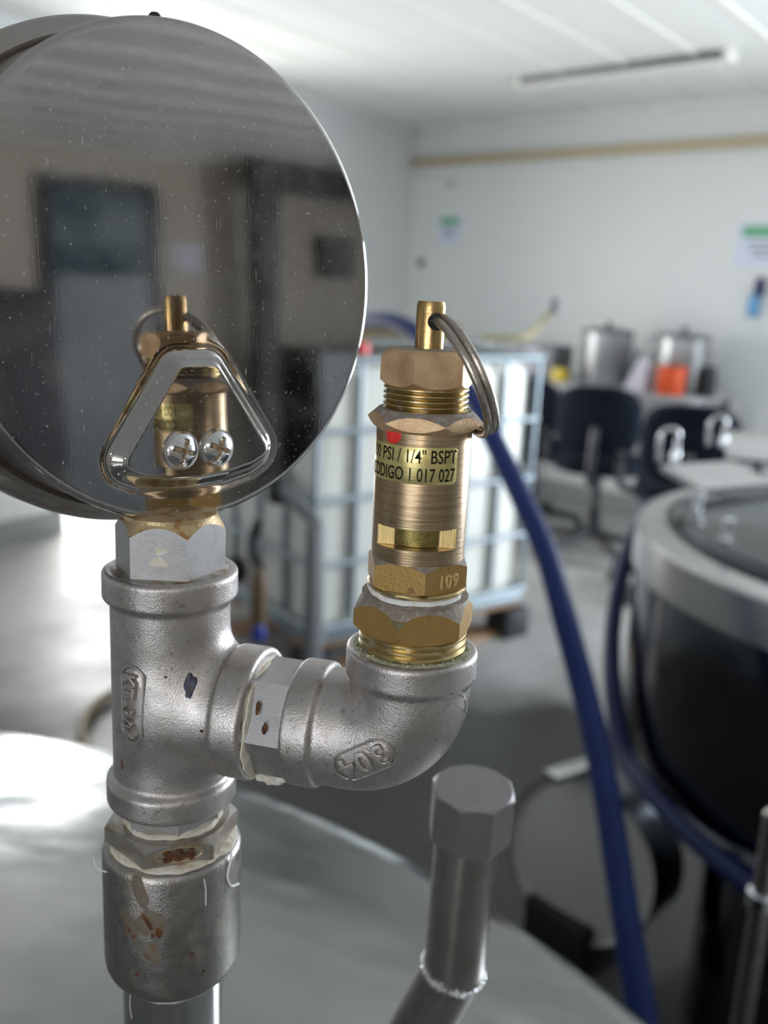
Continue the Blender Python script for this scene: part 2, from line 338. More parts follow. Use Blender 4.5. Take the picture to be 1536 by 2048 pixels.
# signed-distance casting: smooth blended fittings
def sd_cyl(P, ax, t0, t1, r, rd=.0006):
    ax = np.array(ax) / np.linalg.norm(ax); t = P @ ax; q = P - t[..., None] * ax; rho = np.sqrt((q ** 2).sum(-1))
    dx = rho - r + rd; dy = np.abs(t - (t0 + t1) / 2) - (t1 - t0) / 2 + rd
    return np.minimum(np.maximum(dx, dy), 0) + np.hypot(np.maximum(dx, 0), np.maximum(dy, 0)) - rd
def smin(a, b, k):
    h = np.clip(.5 + .5 * (b - a) / k, 0, 1); return b * (1 - h) + a * h - k * h * (1 - h)
def smax(a, b, k): return -smin(-a, -b, k)
def grad(f, P, e=2e-5):
    g = np.stack([(f(P + d) - f(P - d)) / (2 * e) for d in np.eye(3) * e], -1); return g / (np.linalg.norm(g, axis=-1, keepdims=True) + 1e-12)
def surface_nets(f, lo, hi, h):
    ax = [np.arange(lo[i], hi[i] + h, h) for i in range(3)]
    G = np.stack(np.meshgrid(*ax, indexing='ij'), -1); V = f(G.reshape(-1, 3)).reshape(G.shape[:3]); neg = V < 0
    n = np.array(V.shape) - 1
    acc = np.zeros((*n, 3)); cnt = np.zeros(n)
    sl = lambda d: tuple(slice(d[i], d[i] + n[i]) for i in range(3))
    cor = [(i, j, k) for i in (0, 1) for j in (0, 1) for k in (0, 1)]
    for a in cor:
        for d in range(3):
            if a[d]: continue
            b = list(a); b[d] = 1; Va, Vb = V[sl(a)], V[sl(b)]; m = (Va < 0) != (Vb < 0)
            t = np.where(m, Va / np.where(m, Va - Vb, 1), 0)
            p = np.zeros((*n, 3)); p += np.array(a); p[..., d] += t
            acc += np.where(m[..., None], p, 0); cnt += m
    act = cnt > 0; idx = -np.ones(n, int); idx[act] = np.arange(act.sum())
    I = np.argwhere(act); vs = np.array(lo) + (I + acc[act] / cnt[act][:, None]) * h
    fs = []
    for d in range(3):
        e1, e2 = [(1, 2), (2, 0), (0, 1)][d]
        s0 = [slice(1, n[i]) for i in range(3)]; s0[d] = slice(0, n[d]); s1 = list(s0); s1[d] = slice(1, n[d] + 1)
        m = neg[tuple(s0)] != neg[tuple(s1)]; fl_ = neg[tuple(s0)][m]; Q = np.argwhere(m)
        Q = Q + np.array([0 if i == d else 1 for i in range(3)])
        def sh(a, b):
            R_ = Q.copy(); R_[:, e1] -= a; R_[:, e2] -= b; return idx[R_[:, 0], R_[:, 1], R_[:, 2]]
        q = np.stack([sh(0, 0), sh(1, 0), sh(1, 1), sh(0, 1)], 1); q[~fl_] = q[~fl_][:, ::-1]; fs.append(q)
    fs = np.concatenate(fs); fs = fs[(fs >= 0).all(1)]
    for _ in range(3):
        g = grad(f, vs); vs = vs - np.clip(f(vs), -h * .5, h * .5)[:, None] * g
    return vs, fs
def cast(f, lo, hi, h, origin):
    vs, fs = surface_nets(f, lo, hi, h); mb = MB(); o = np.array(origin); mb.v = [tuple(p) for p in (vs + o)]; mb.f = [tuple(int(i) for i in q) for q in fs]; return mb
def on_surface(f, P, dirn, it=60):
    """march points along dirn onto the zero surface"""
    P = np.array(P, float); dirn = np.array(dirn)
    for _ in range(it): P = P + np.clip(f(P), -.01, .01)[:, None] * .9 * dirn
    return P

# ================================================================== THE ROOM
def wall_run(name, p0, d, nrm, length, mat_, openings=()):
    """wall as boxes around openings (t0,t1,z0,z1); returns object"""
    mb = MB(); th = .10; rz = math.atan2(d[1], d[0])
    def bx(t0, t1, z0, z1):
        if t1 - t0 < 1e-4 or z1 - z0 < 1e-4: return
        c = p0 + d * (t0 + t1) / 2 - nrm * th / 2; mb.box((c[0], c[1], (z0 + z1) / 2), (t1 - t0, th, z1 - z0), rz)
    t = -0.1
    for (a, b, z0, z1) in sorted(openings):
        bx(t, a, 0, CEIL); bx(a, b, 0, z0); bx(a, b, z1, CEIL); t = b
    bx(t, length + .1, 0, CEIL)
    return struct(name, mb, mat_)
wall_run('wall_back', A, WR, NB, LEN_R, 'wall', [WIN_B])
wall_run('wall_left', A, WL, NL, LEN_L, 'wall', [(DOOR_L[0], DOOR_L[1], 0, DOOR_L[2])])
wall_run('wall_right', B, WL, NR, LEN_L, 'wall_beige')
wall_run('wall_front', A + WL * LEN_L, WR, -NB, LEN_R, 'wall_beige', [(4.0, 8.0, 1.0, 2.3)])
ctr = A + WR * LEN_R / 2 + WL * LEN_L / 2
rzl = math.atan2(WL[1], WL[0])
def quad_slab(z0, z1, grow=.2):
    mb = MB(); P = [A - WR * grow - WL * grow, B + WR * grow - WL * grow, B + WR * grow + WL * (LEN_L + grow), A - WR * grow + WL * (LEN_L + grow)]
    return mb.rings([[(p[0], p[1], z0) for p in P], [(p[0], p[1], z1) for p in P]])
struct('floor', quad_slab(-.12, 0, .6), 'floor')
ceil = struct('ceiling', quad_slab(CEIL, CEIL + .1), 'ceil')
for k in range(1, 29):                        # ceiling boards run along the left wall
    t = k * .37
    if t > LEN_R: break
    mb = MB(); a = A + WR * t; c = a + WL * (LEN_L / 2)
    mb.box((c[0], c[1], CEIL - .003), (LEN_L, .034, .012), rzl)
    obj('joint_strip', mb, 'joint', ceil)
struct('baseboard_left', MB().box(p3(A + WL * (DOOR_L[0] / 2) + NL * .012, .05), (DOOR_L[0], .024, .10), rzl), 'base')
c = A + WL * ((DOOR_L[1] + 8) / 2) + NL * .012
struct('trim_1', MB().box(p3(c, .055), (8 - DOOR_L[1], .024, .11), rzl), 'base')
rzr = math.atan2(WR[1], WR[0])
struct('baseboard_back', MB().box(p3(A + WR * LEN_R / 2 + NB * .012, .05), (LEN_R, .024, .10), rzr), 'base')
# cove strips where walls meet the ceiling
struct('trim_2', MB().box(p3(A + WR * LEN_R / 2 + NB * .02, CEIL - .02), (LEN_R, .04, .04), rzr), 'wall')
struct('trim_3', MB().box(p3(A + WL * LEN_L / 2 + NL * .02, CEIL - .02), (LEN_L, .04, .04), rzl), 'wall')
# door frame of the left doorway and pavement outside
mb = MB()
for t in (DOOR_L[0], DOOR_L[1]): mb.box(p3(A + WL * t - NL * .04, DOOR_L[2] / 2), (.05, .13, DOOR_L[2]), rzl)
mb.box(p3(A + WL * (DOOR_L[0] + DOOR_L[1]) / 2 - NL * .04, DOOR_L[2] + .02), (DOOR_L[1] - DOOR_L[0] + .05, .13, .05), rzl)
struct('door_1', mb, 'base')
mb = MB()
q = A + WL * LEN_L; rzf = math.atan2(WR[1], WR[0])
for t in (4.0, 5.33, 6.67, 8.0): mb.box(p3(q + WR * t + NB * .04, 1.65), (.05, .08, 1.3), rzf)
for z in (1.0, 2.3): mb.box(p3(q + WR * 6.0 + NB * .04, z), (4.05, .08, .05), rzf)
struct('added_window_1', mb, 'base')  # frame of the added window behind the camera
mb = MB()
for t in WIN_B[:2]: mb.box(p3(A + WR * t - NB * .04, 1.15), (.05, .1, 2.0), math.atan2(WR[1], WR[0]))
for z in WIN_B[2:]: mb.box(p3(A + WR * 5.6 - NB * .04, z), (2.05, .1, .05), math.atan2(WR[1], WR[0]))
struct('window_2', mb, 'base')

def on_back(px, py, off=0.0):
    """point of the back wall seen in that direction, off metres in front of it"""
    v = ray(px, py); n = np.array([NB[0], NB[1], 0]); p0 = np.array([A[0], A[1], 0]) + n * off
    t = ((p0 - CAM) @ n) / (v @ n); return CAM + v * t
# tan rail along the back wall
z_r = on_back(1150, 307)[2]
tag(obj('wall_rail', MB().box(p3(A + WR * LEN_R / 2 + NB * .03, z_r), (LEN_R - .02, .05, .055), rzr, .008), 'tan_rail', origin=p3(A + WR * LEN_R / 2, z_r)), 'long tan horizontal rail running across the white back wall', 'rail')
def wall_box(name, px, py, w, h, d, m, lab, cat, rd=.004):
    p = on_back(px, py, d / 2 + .001); return tag(obj(name, MB().box(p, (w, d, h), rzr, rd), m, origin=p), lab, cat)
# ceiling light fixture (off)
p0 = at_z(1045, 170, CEIL - .03); p1 = at_z(1460, 115, CEIL - .03); d = p1 - p0; L_ = float(np.linalg.norm(d[:2])); mid = (p0 + p1) / 2
t_ = thing('ceiling_light', 'slim unlit batten light hanging under the white ceiling', 'ceiling light', (mid[0], mid[1], CEIL))
rz = math.atan2(d[1], d[0])
obj('housing', MB().box((mid[0], mid[1], CEIL - .018), (L_, .085, .035), rz, .01), 'grey_metal', t_)
obj('diffuser', MB().box((mid[0], mid[1], CEIL - .040), (L_ - .06, .07, .014), rz, .008), 'joint', t_)
for s_ in (-1, 1):
    e = mid + s_ * d / 2; obj('end_cap', MB().box((e[0], e[1], CEIL - .025), (.03, .095, .05), rz, .008), 'joint', t_)
# posters
def poster(px, py, w, h, lab):
    p = on_back(px, py, .004); t = thing('notice_sheet', lab, 'notice', (p[0], p[1], p[2] - h / 2))
    obj('sheet', MB().box(p, (w, .003, h), rzr), 'paper', t)
    q = p + np.array([NB[0], NB[1], 0]) * .002
    obj('header', MB().box((q[0], q[1], p[2] + h * .33), (w * .82, .002, h * .26), rzr), 'green', t)
    for k in range(3):
        obj('print_line', MB().box((q[0], q[1], p[2] + h * (.05 - .14 * k)), (w * (.6 - .12 * k), .002, h * .05), rzr), 'grey_metal', t)
poster(899, 460, .22, .19, 'small white notice with green header near the wall corner')
poster(1530, 492, .34, .24, 'white notice with green header at the right edge of the photo')
# small wall fittings
tag(obj('cable_gland', MB().lathe(on_back(844, 526, .0), [(.03, 0), (.03, .02), (.018, .03), (.001, .03)], (NB[0], NB[1], 0), 24), 'grey_metal', origin=on_back(844, 526)), 'small round grey fitting on the back wall below the left notice', 'wall fitting')
tag(obj('wall_hook', MB().lathe(on_back(903, 368, .0), [(.022, 0), (.022, .02), (.012, .03), (.001, .03)], (NB[0], NB[1], 0), 24), 'tan_rail', origin=on_back(903, 368)), 'small round fitting on the back wall under the tan rail', 'wall fitting')
wall_box('socket_plate', 845, 371, .24, .05, .02, 'joint', 'pale horizontal plate on the back wall under the tan rail', 'wall plate')
# blue item hanging on the wall at the right
p = on_back(1512, 590, .03)
t_ = thing('hanging_brush', 'navy and light blue implement hanging below the right notice', 'brush', p)
obj('handle', MB().lathe(on_back(1519, 575, .03) - np.array([0, 0, .05]), [(.018, 0), (.028, .02), (.03, .06), (.02, .1), (.004, .115)], seg=24), 'navy_plastic', t_)
obj('bristle_head', MB().lathe(on_back(1507, 606, .03) - np.array([0, 0, .08]), [(.02, 0), (.034, .02), (.03, .1), (.012, .15)], seg=24), 'light_blue', t_)

# ================================================================== THE VESSEL UNDER THE FITTINGS
LC = np.array([-.353, .0256]); LR = .591; LZ = 1.08; RS = 2.01
def dome(r): return LZ + math.sqrt(RS * RS - r * r) - math.sqrt(RS * RS - LR * LR)
t_ = thing('steel_vessel', 'large round stainless vessel with a domed lid that carries the pipe fittings', 'vessel', (LC[0], LC[1], 0))
prof = [(.001, dome(0))] + [(r, dome(r)) for r in np.linspace(.02, LR - .004, 40)] + [(LR, LZ - .002), (LR + .001, LZ - .006), (LR - .002, LZ - .012)]
obj('domed_lid', MB().lathe((LC[0], LC[1], 0), prof, seg=160, cap0=False, cap1=False), 'lid', t_)
obj('lid_rim', MB().lathe((LC[0], LC[1], 0), [(LR - .006, LZ - .034), (LR + .003, LZ - .034), (LR + .004, LZ - .030), (LR + .004, LZ - .014), (LR + .001, LZ - .0105), (LR - .006, LZ - .0105)], seg=160, cap0=False, cap1=False), 'lid_rim', t_)
obj('shell', MB().lathe((LC[0], LC[1], 0), [(.4, .30), (LR - .03, .34), (LR - .006, .38), (LR - .006, LZ - .012)], seg=128), 'tank', t_)
for k in range(3):
    a = k * 2.094 + .4; x = LC[0] + .46 * math.cos(a); y = LC[1] + .46 * math.sin(a)
    obj('leg', MB().lathe((x, y, 0), [(.05, 0), (.05, .012), (.024, .016), (.024, .36)], seg=24), 'lid_rim', t_)

# ================================================================== THE FITTINGS
T = at_d(343, 1395, .222); a_ = math.radians(15); DB = np.array([math.cos(a_), -math.sin(a_), 0.0])
E0 = T + DB * .0568
Z = np.array([0, 0, 1.0])
def zt(mm): return float(T[2] + mm * 1e-3)
def ze(mm): return float(E0[2] + mm * 1e-3)
def OT(mm=0): return (float(T[0]), float(T[1]), zt(mm))
def OE(mm=0): return (float(E0[0]), float(E0[1]), ze(mm))
rng = np.random.RandomState(3)
def ring_strip(o, r0, r1, t0, t1, ax=(0, 0, 1), amp=.0004, seg=96, a0=0, seed=1):
    """irregular wound tape ring"""
    rs = np.random.RandomState(seed); ph = rs.rand(6) * 6.28
    n1 = lambda a: sum(math.sin(a * k + ph[i]) / (i + 1) for i, k in enumerate((1, 2, 5, 9, 14, 23))) * amp
    o = Vector([float(c) for c in o]); ax = Vector([float(c) for c in ax]); x = (Vector((1, 0, 0)) - ax * ax.x).normalized() if abs(ax.x) < .9 else Vector((0, 0, 1)); y = ax.cross(x)
    R = []
    for (f, t) in ((0, 0), (.75, .05), (1, .35), (1, .65), (.75, .95), (0, 1)):
        R.append([o + ax * (t0 + (t1 - t0) * t + n1(2 * math.pi * j / seg + 2) * .6) + x * ((r0 + (r1 - r0) * f + n1(2 * math.pi * j / seg) * (f > 0)) * math.cos(2 * math.pi * j / seg)) + y * ((r0 + (r1 - r0) * f + n1(2 * math.pi * j / seg) * (f > 0)) * math.sin(2 * math.pi * j / seg)) for j in range(seg)])
    return MB().rings(R, True, False, False)

# --- riser pipe
tag(obj('riser_pipe', MB().lathe(OT(), [(.0124, -.182), (.0124, -.0705)], seg=96), 'pipe', origin=OT(-182)), 'polished vertical steel pipe rising from the vessel lid into the coupling', 'pipe')
# --- coupling
cp = thing('pipe_coupling', 'cylindrical steel coupling with rust spots at the foot of the fitting column', 'pipe fitting', OT(-72))
obj('body', MB().lathe(OT(), [(.0118, -.0715), (.0132, -.0722), (.0142, -.0718), (.0157, -.0700), (.0163, -.0685), (.01655, -.0665), (.01655, -.0385), (.0162, -.0372), (.0155, -.0366), (.0130, -.0366)], seg=128), 'coupling', cp, ang=50)
obj('top_face', ring_strip(OT(), .0100, .0152, -.0370, -.0360, amp=.00012, seed=5), 'steel_dirty', cp)
obj('tape_ring', ring_strip(OT(), .0110, .0131, -.0738, -.0716, amp=.0002, seed=9), 'tape', cp, label='cream sealing tape under the coupling')
obj('tape_ring', ring_strip(OT(), .0120, .0154, -.0372, -.0354, amp=.0005, seed=12), 'tape', cp, label='cream sealing tape on the coupling rim')
def cyl_patch(o, r, ang, z, w, h, seed, lift=.00006, irr=.28, rot=0.0):
    rs = np.random.RandomState(seed); n = 28; ph = rs.rand(5) * 6.28
    rad = [1 + irr * sum(math.sin((k + 1) * 2 * math.pi * j / n + ph[k]) / (k + 1) for k in range(5)) for j in range(n)]
    R = []
    for q in (.35, .7, 1.0):
        ring = []
        for j in range(n):
            b = 2 * math.pi * j / n; x0 = w / 2 * rad[j] * q * math.cos(b); y0 = h / 2 * rad[j] * q * math.sin(b)
            x1 = x0 * math.cos(rot) - y0 * math.sin(rot); y1 = x0 * math.sin(rot) + y0 * math.cos(rot)
            aa = ang + x1 / r; rr = r + lift * (1.0 if q < .9 else .2)
            ring.append((o[0] + rr * math.cos(aa), o[1] + rr * math.sin(aa), z + y1))
        R.append(ring)
    return MB().rings(R, True, True, False)
FR = -math.pi / 2
def front_ang(o, dx):                          # angle around a vertical axis, dx = sine of the offset to the right
    return math.atan2(-o[1], -o[0]) + math.asin(dx)
fa = lambda dx: front_ang(T, dx)
for (dx, zz, w, h, sd) in ((-.36, -52.5, 1.5, 4.2, 1), (-.21, -55.2, 1.7, 2.5, 2), (-.28, -56.0, 1.0, 1.2, 3), (-.68, -53.8, .7, 1.3, 4), (-.60, -56, .8, 1.4, 5), (-.53, -57.5, .8, 1.3, 6), (.25, -62.2, 1.3, .9, 7), (-.50, -67.5, 1.0, 1.0, 8), (.42, -68.0, .7, .7, 10)):
    obj('rust_spot', cyl_patch(OT(), .01655, fa(dx), zt(zz + 4.6), w * 1e-3, h * 1e-3, sd, rot=.5 if h > 2 else 0), 'rust', cp)
for (dx, zz, w, h, sd) in ((-.30, -54, 4.5, 7.5, 21), (-.62, -55, 2.6, 9, 22), (-.30, -60, 3, 5, 23), (-.40, -47, 2.6, 9, 24)):
    obj('rust_film', cyl_patch(OT(), .01655, fa(dx), zt(zz + 4.4), w * 1.35e-3, h * 1e-3, sd, lift=.00003, irr=.35, rot=.3), 'rust_light', cp)
# loose tape threads
def thread(pts, r, m, parent, name='tape_thread'):
    return obj(name, MB().tube(pts, r, 6), m, parent)
def cylp(o, r, dx, z, out=0.0):
    a = front_ang(o, dx); return (o[0] + (r + out) * math.cos(a), o[1] + (r + out) * math.sin(a), z)
thread([cylp(T, .0160, .86, zt(-34.5)), cylp(T, .0166, .80, zt(-37), .0002), cylp(T, .0166, .75, zt(-41), .0002), cylp(T, .0166, .80, zt(-44.5), .0003), cylp(T, .0166, .90, zt(-46), .0006)], .00028, 'tape_white', cp)
thread([cylp(T, .0155, -.8, zt(-38)), cylp(T, .0160, -.9, zt(-40), .0003), cylp(T, .0166, -.97, zt(-40.5), .0012), cylp(T, .0166, -.99, zt(-38.5), .0018)], .0002, 'tape_white', cp)
thread([cylp(T, .0166, .42, zt(-38.5), .0001), cylp(T, .0166, .43, zt(-41.5), .0006), cylp(T, .0166, .42, zt(-45), .0009)], .00013, 'tape_white', cp)
thread([cylp(T, .0132, -.75, zt(-71.5), .0003), cylp(T, .0132, -.66, zt(-74), .0022), cylp(T, .0132, -.60, zt(-76), .003)], .00009, 'tape_white', cp)

# --- reducer bushing between coupling and tee
bu = thing('reducer_bushing', 'flat wide hex reducer bushing stamped 304 below the tee', 'pipe fitting', OT(-36))
PHB = front_ang(T, 0) + math.radians(-24)
xh = (1, 0, 0)
obj('wide_hex', MB().hexnut(OT(), .0158, -.0352, -.0302, PHB, 0, .03, bore=.008), 'steel_dirty', bu)
obj('small_hex', MB().hexnut(OT(), .0116, -.0305, -.0225, front_ang(T, .12), 0, 0, bore=.006), 'steel_hex', bu)
obj('tape_ring', ring_strip(OT(), .0095, .0117, -.0308, -.0293, amp=.0004, seed=31), 'tape', bu)
# plaque and 304 on the hex face to the right of the front vertex
def hexface(o, R, phi, n=6):
    """centre, tangent, normal of the face that starts at the vertex phi"""
    a = phi + math.pi / n; ap = R * math.cos(math.pi / n); nrm = np.array([math.cos(a), math.sin(a), 0]); tg = np.array([-math.sin(a), math.cos(a), 0])
    return np.array([o[0], o[1], 0]) + nrm * ap, tg, nrm
fc, tg, nm = hexface(T, .0158, PHB)
V, Fc = text_verts('304', .0036, .0003, 1.25, .0001, 1.1, .00012)
mb = MB(); mb.add([fc + tg * v[0] + np.array([0, 0, zt(-32.7) + v[1]]) + nm * (v[2] + .0001) for v in V], Fc); obj('stamped_number', mb, 'rust', bu, label='raised rusty number 304')
mb = MB(); mb.tube([fc + tg * (.0052 * math.cos(b) + (.0016 if math.cos(b) > 0 else -.0016) * 0) + np.array([0, 0, zt(-32.7) + .0018 * math.sin(b)]) for b in np.linspace(0, 2 * math.pi, 24, endpoint=False)], .00016, 8, True, 2); obj('stamp_border', mb, 'gold_rust', bu)

# --- the tee
def f_tee(P):
    d = smin(sd_cyl(P, Z, -.0225, .031, .01345), sd_cyl(P, DB, .0, .0205, .0133), .0065)
    d = smin(d, sd_cyl(P, Z, .0252, .0320, .0151, .0011), .0012)
    d = smin(d, sd_cyl(P, Z, -.0250, -.0185, .0151, .0012), .0014)
    d = smin(d, sd_cyl(P, DB, .0160, .0232, .0151, .0010), .0012)
    d = smax(d, -sd_cyl(P, Z, .0305, .04, .0123, .0003), .0004)
    d = smax(d, -sd_cyl(P, DB, .0215, .04, .0120, .0003), .0004)
    return d
te = thing('pipe_tee', 'cast stainless tee with a raised oval mark, its branch pointing right', 'pipe fitting', OT(-25))
obj('tee_body', cast(f_tee, (-.0175, -.0225, -.0265), (.0285, .0175, .0335), .0005, T), 'cast', te, ang=50)
obj('end_face', ring_strip(OT(), .0100, .01375, .0306, .03225, amp=.00006, seed=3), 'cast_end', te, label='rust-brown top face of the tee')
def surf_plaque(f, O, cen, U, Vv, D, hw, hh, thick, flat=.0):
    """raised oval plaque laid on a cast surface: cen centre, U long axis, Vv short axis, D viewing direction"""
    n = 40; P = []
    def pt(s, b):
        x = (hw - hh) * (1 if math.cos(b) > 0 else -1) * s + hh * s * math.cos(b); y = hh * s * math.sin(b); return cen + U * x + Vv * y
    ss = (.0, .35, .7, .93, 1.0); R = []
    for s_ in ss:
        Q = np.array([pt(max(s_, .02), 2 * math.pi * (j + .5) / n) for j in range(n)]); Q = on_surface(f, Q, D); g = grad(f, Q)
        R.append(Q + g * (thick if s_ < .95 else -.0002) + O)
    return MB().rings(R, True, True, False)
def surf_text(f, O, cen, U, Vv, D, txt, size, thick, sx=1.0, base=0.0, bev=.0001, bold=.00002):
    V, Fc = text_verts(txt, size, thick / 2, sx, bev, 1.18, bold)
    Q = np.array([cen + U * v[0] + Vv * v[1] for v in V]); Q = on_surface(f, Q, D); g = grad(f, Q)
    return MB().add(Q + g * (base + V[:, 2:3]) + O, Fc)
def view_dir(P): d = np.array([P[0], P[1], 0]) - np.array([0, 0, 0]); return d / np.linalg.norm(d)
dv = np.array([T[0], T[1], 0]) / np.linalg.norm(T[:2]); rt_ = np.array([dv[1], -dv[0], 0])
cen = -rt_ * .0095 + Z * .0003 - dv * .02
dpl = -(-rt_ * .60 - dv * .80)
Upl = -Z; Vpl = np.cross(dpl, Upl); Vpl /= np.linalg.norm(Vpl)
cen = -dpl * .02 + Z * .0039
if Vpl @ rt_ < 0: Vpl = -Vpl
pk = obj('oval_mark', surf_plaque(f_tee, T, cen, Upl, Vpl, dpl, .0088, .0031, .00035), 'cast', te, ang=60)
obj('raised_text', surf_text(f_tee, T, cen, Upl, Vpl, dpl, 'KT-304', .0044, .0011, .95, .0009, .00010), 'cast', pk)
mb = MB(); Q = []
for b in np.linspace(0, 2 * math.pi, 40, endpoint=False):
    Q.append(cen + Upl * ((.0088 - .0031) * (1 if math.cos(b) > 0 else -1) + .0031 * math.cos(b)) + Vpl * .0031 * math.sin(b))
Q = on_surface(f_tee, np.array(Q), dpl); Q = Q + grad(f_tee, Q) * .0003 + T
obj('mark_border', MB().tube(Q, .00025, 8, True, 2), 'cast', pk)
# blue-black paint chip
def surf_blob(f, O, cen, U, Vv, D, w, h, seed, lift=.00008, irr=.3):
    rs = np.random.RandomState(seed); n = 30; ph = rs.rand(6) * 6.28; R = []
    rad = [1 + irr * sum(math.sin((k + 1) * 2 * math.pi * j / n + ph[k]) / (k + 1) for k in range(6)) for j in range(n)]
    for q in (.05, .5, .8, 1.0):
        Q = np.array([cen + U * (w * q * rad[j] * math.cos(2 * math.pi * j / n)) + Vv * (h * q * rad[j] * math.sin(2 * math.pi * j / n)) for j in range(n)])
        Q = on_surface(f, Q, D); R.append(Q + grad(f, Q) * (lift if q < .9 else lift * .2) + O)
    return MB().rings(R, True, True, False)
def hit_px(f, O, px, py):
    """start point and direction (local) of the sight line towards a spot of the casting"""
    d = ray(px, py); d = d / np.linalg.norm(d); L0 = CAM + d * .15 - O; return L0, d
def blob_px(f, O, px, py, w, h, seed, m, parent, name, rot=0.0, lab=None):
    c0, d = hit_px(f, O, px, py); P = on_surface(f, c0[None], d)[0]; n = grad(f, P[None])[0]
    U = np.cross(Z, n); U /= np.linalg.norm(U); Vv = np.cross(n, U); U, Vv = U * math.cos(rot) + Vv * math.sin(rot), Vv * math.cos(rot) - U * math.sin(rot)
    return obj(name, surf_blob(f, O, P + n * .003, U, Vv, -n, w, h, seed), m, parent, label=lab)
blob_px(f_tee, T, 379, 1378, .0013, .0026, 4, 'blue_paint', te, 'paint_chip', -.25, 'dark blue paint chip on the tee')
blob_px(f_tee, T, 332, 1355, .0003, .0003, 6, 'rust', te, 'rust_spot')
blob_px(f_tee, T, 404, 1463, .0004, .0004, 8, 'rust', te, 'rust_spot')
blob_px(f_tee, T, 244, 1532, .0004, .0011, 9, 'rust', te, 'rust_spot')

# --- hex nipple between tee and elbow
ni = thing('hex_nipple', 'short stainless hex nipple joining the tee branch and the elbow, fringed with tape', 'pipe fitting', T + DB * .027 - Z * .013)
V_a = math.radians(33)
obj('hex_body', MB().hexnut(T, .0132, .0218, .0330, V_a, 0, 0, bore=.006, ax=DB, xh=(0, 0, 1)), 'steel_hex', ni)
obj('tape_ring', ring_strip(T, .0090, .0131, .0215, .0238, DB, .0005, seed=41), 'tape', ni)
obj('tape_ring', ring_strip(T + np.array([0, 0, -.0008]), .0100, .0133, .0228, .0240, DB, .0006, seed=44), 'tape', ni)
# bunched tape hanging under the nipple
Pn = T + DB * .0262 + Z * -.0128 + np.array([.15, -.98, 0]) * .003
mbt = MB()
bm = bmesh.new(); bmesh.ops.create_icosphere(bm, subdivisions=4, radius=1)
from mathutils import noise as mnoise
for v in bm.verts:
    n_ = 1 + .45 * mnoise.noise(v.co * 1.9) + .2 * mnoise.noise(v.co * 5)
    v.co = Vector((v.co.x * .0042 * n_, v.co.y * .0028 * n_, v.co.z * .0019 * n_))
mbt.add([v.co + Vector(Pn) for v in bm.verts], [[v.index for v in f.verts] for f in bm.faces]); bm.free()
obj('tape_bunch', mbt, 'tape', ni, ang=180)
q0 = Pn + DB * .003
thread([q0, q0 + DB * .0025 + Z * -.0008, q0 + DB * .005 + Z * -.0012, q0 + DB * .0062 + Z * -.0006], lambda t: .0011 * (1 - .6 * t), 'tape_white', ni, 'tape_shred')
thread([Pn, Pn - DB * .004 + Z * -.0016, Pn - DB * .008 + Z * -.0012, Pn - DB * .010 + Z * -.0004], .00009, 'tape_white', ni)
blobs = ((515, 1412, 1), (528, 1455, 2))
for (px, py, sd) in blobs:
    f_n = lambda P: np.maximum(sd_cyl(P, DB, .0215, .033, .0124), -1)
    blob_px(f_n, T, px, py, .0005, .0013, sd, 'rust', ni, 'rust_spot', .1)

# --- the elbow
RB = .0125
def f_elb(P):
    d1 = sd_cyl(P, -DB, RB, .0215, .0128, .0003); d2 = sd_cyl(P, Z, RB, .0190, .0128, .0003)
    x = P @ (-DB); z = P[..., 2]; yv = P @ np.array([DB[1], -DB[0], 0]); u = x - RB; w = z - RB
    # quarter bend about the point (RB, RB) in the bend plane
    rr = np.hypot(u, w) + 1e-9
    inq = (u < 0) & (w < 0)
    dq = np.hypot(rr - RB, yv) - .0130
    # outside the quadrant use distance to the nearer straight leg
    dx = np.hypot(w + RB, yv); dz = np.hypot(u + RB, yv)
    dl1 = np.maximum(dx - .0130, x - .0215); dl2 = np.maximum(dz - .0130, z - .0190)
    bend = np.where(inq, dq, np.where(u >= 0, np.where(w >= 0, np.minimum(dl1, dl2), dl1), dl2))
    d = bend
    d = smin(d, sd_cyl(P, Z, .0152, .0217, .0140, .0010), .0010)
    d = smin(d, sd_cyl(P, -DB, .0182, .0248, .0141, .0008), .0010)
    d = smax(d, -sd_cyl(P, Z, .0200, .03, .0118, .0003), .0005)
    return d
el = thing('pipe_elbow', 'cast stainless elbow marked 304, turning up from the tee to the brass valve', 'pipe fitting', OE(-14))
obj('elbow_body', cast(f_elb, (-.0275, -.0165, -.0155), (.0165, .0225, .0235), .0005, E0), 'cast', el, ang=50)
# plaque 304, reading from upper right to lower left
c0, dd = hit_px(f_elb, E0, 728, 1522); Pp = on_surface(f_elb, c0[None], dd)[0]; nn = grad(f_elb, Pp[None])[0]
imr = _rt; imu = _up
ang_ = math.radians(180 + 31)
Ue = imr * math.cos(ang_) + imu * math.sin(ang_); Ue = Ue - nn * (Ue @ nn); Ue /= np.linalg.norm(Ue); Ve = np.cross(nn, Ue)
ce = Pp + nn * .004
pk = obj('oval_mark', surf_plaque(f_elb, E0, ce, Ue, Ve, -nn, .0070, .0035, .0003), 'cast', el, ang=60)
obj('raised_text', surf_text(f_elb, E0, ce, Ue, Ve, -nn, '304', .0066, .0008, 1.0, .0007, .00022), 'cast', pk)
Q = np.array([ce + Ue * ((.0070 - .0035) * (1 if math.cos(b) > 0 else -1) + .0035 * math.cos(b)) + Ve * .0035 * math.sin(b) for b in np.linspace(0, 2 * math.pi, 40, endpoint=False)])
Q = on_surface(f_elb, Q, -nn); Q = Q + grad(f_elb, Q) * .00022 + E0
obj('mark_border', MB().tube(Q, .00022, 8, True, 2), 'cast', pk)
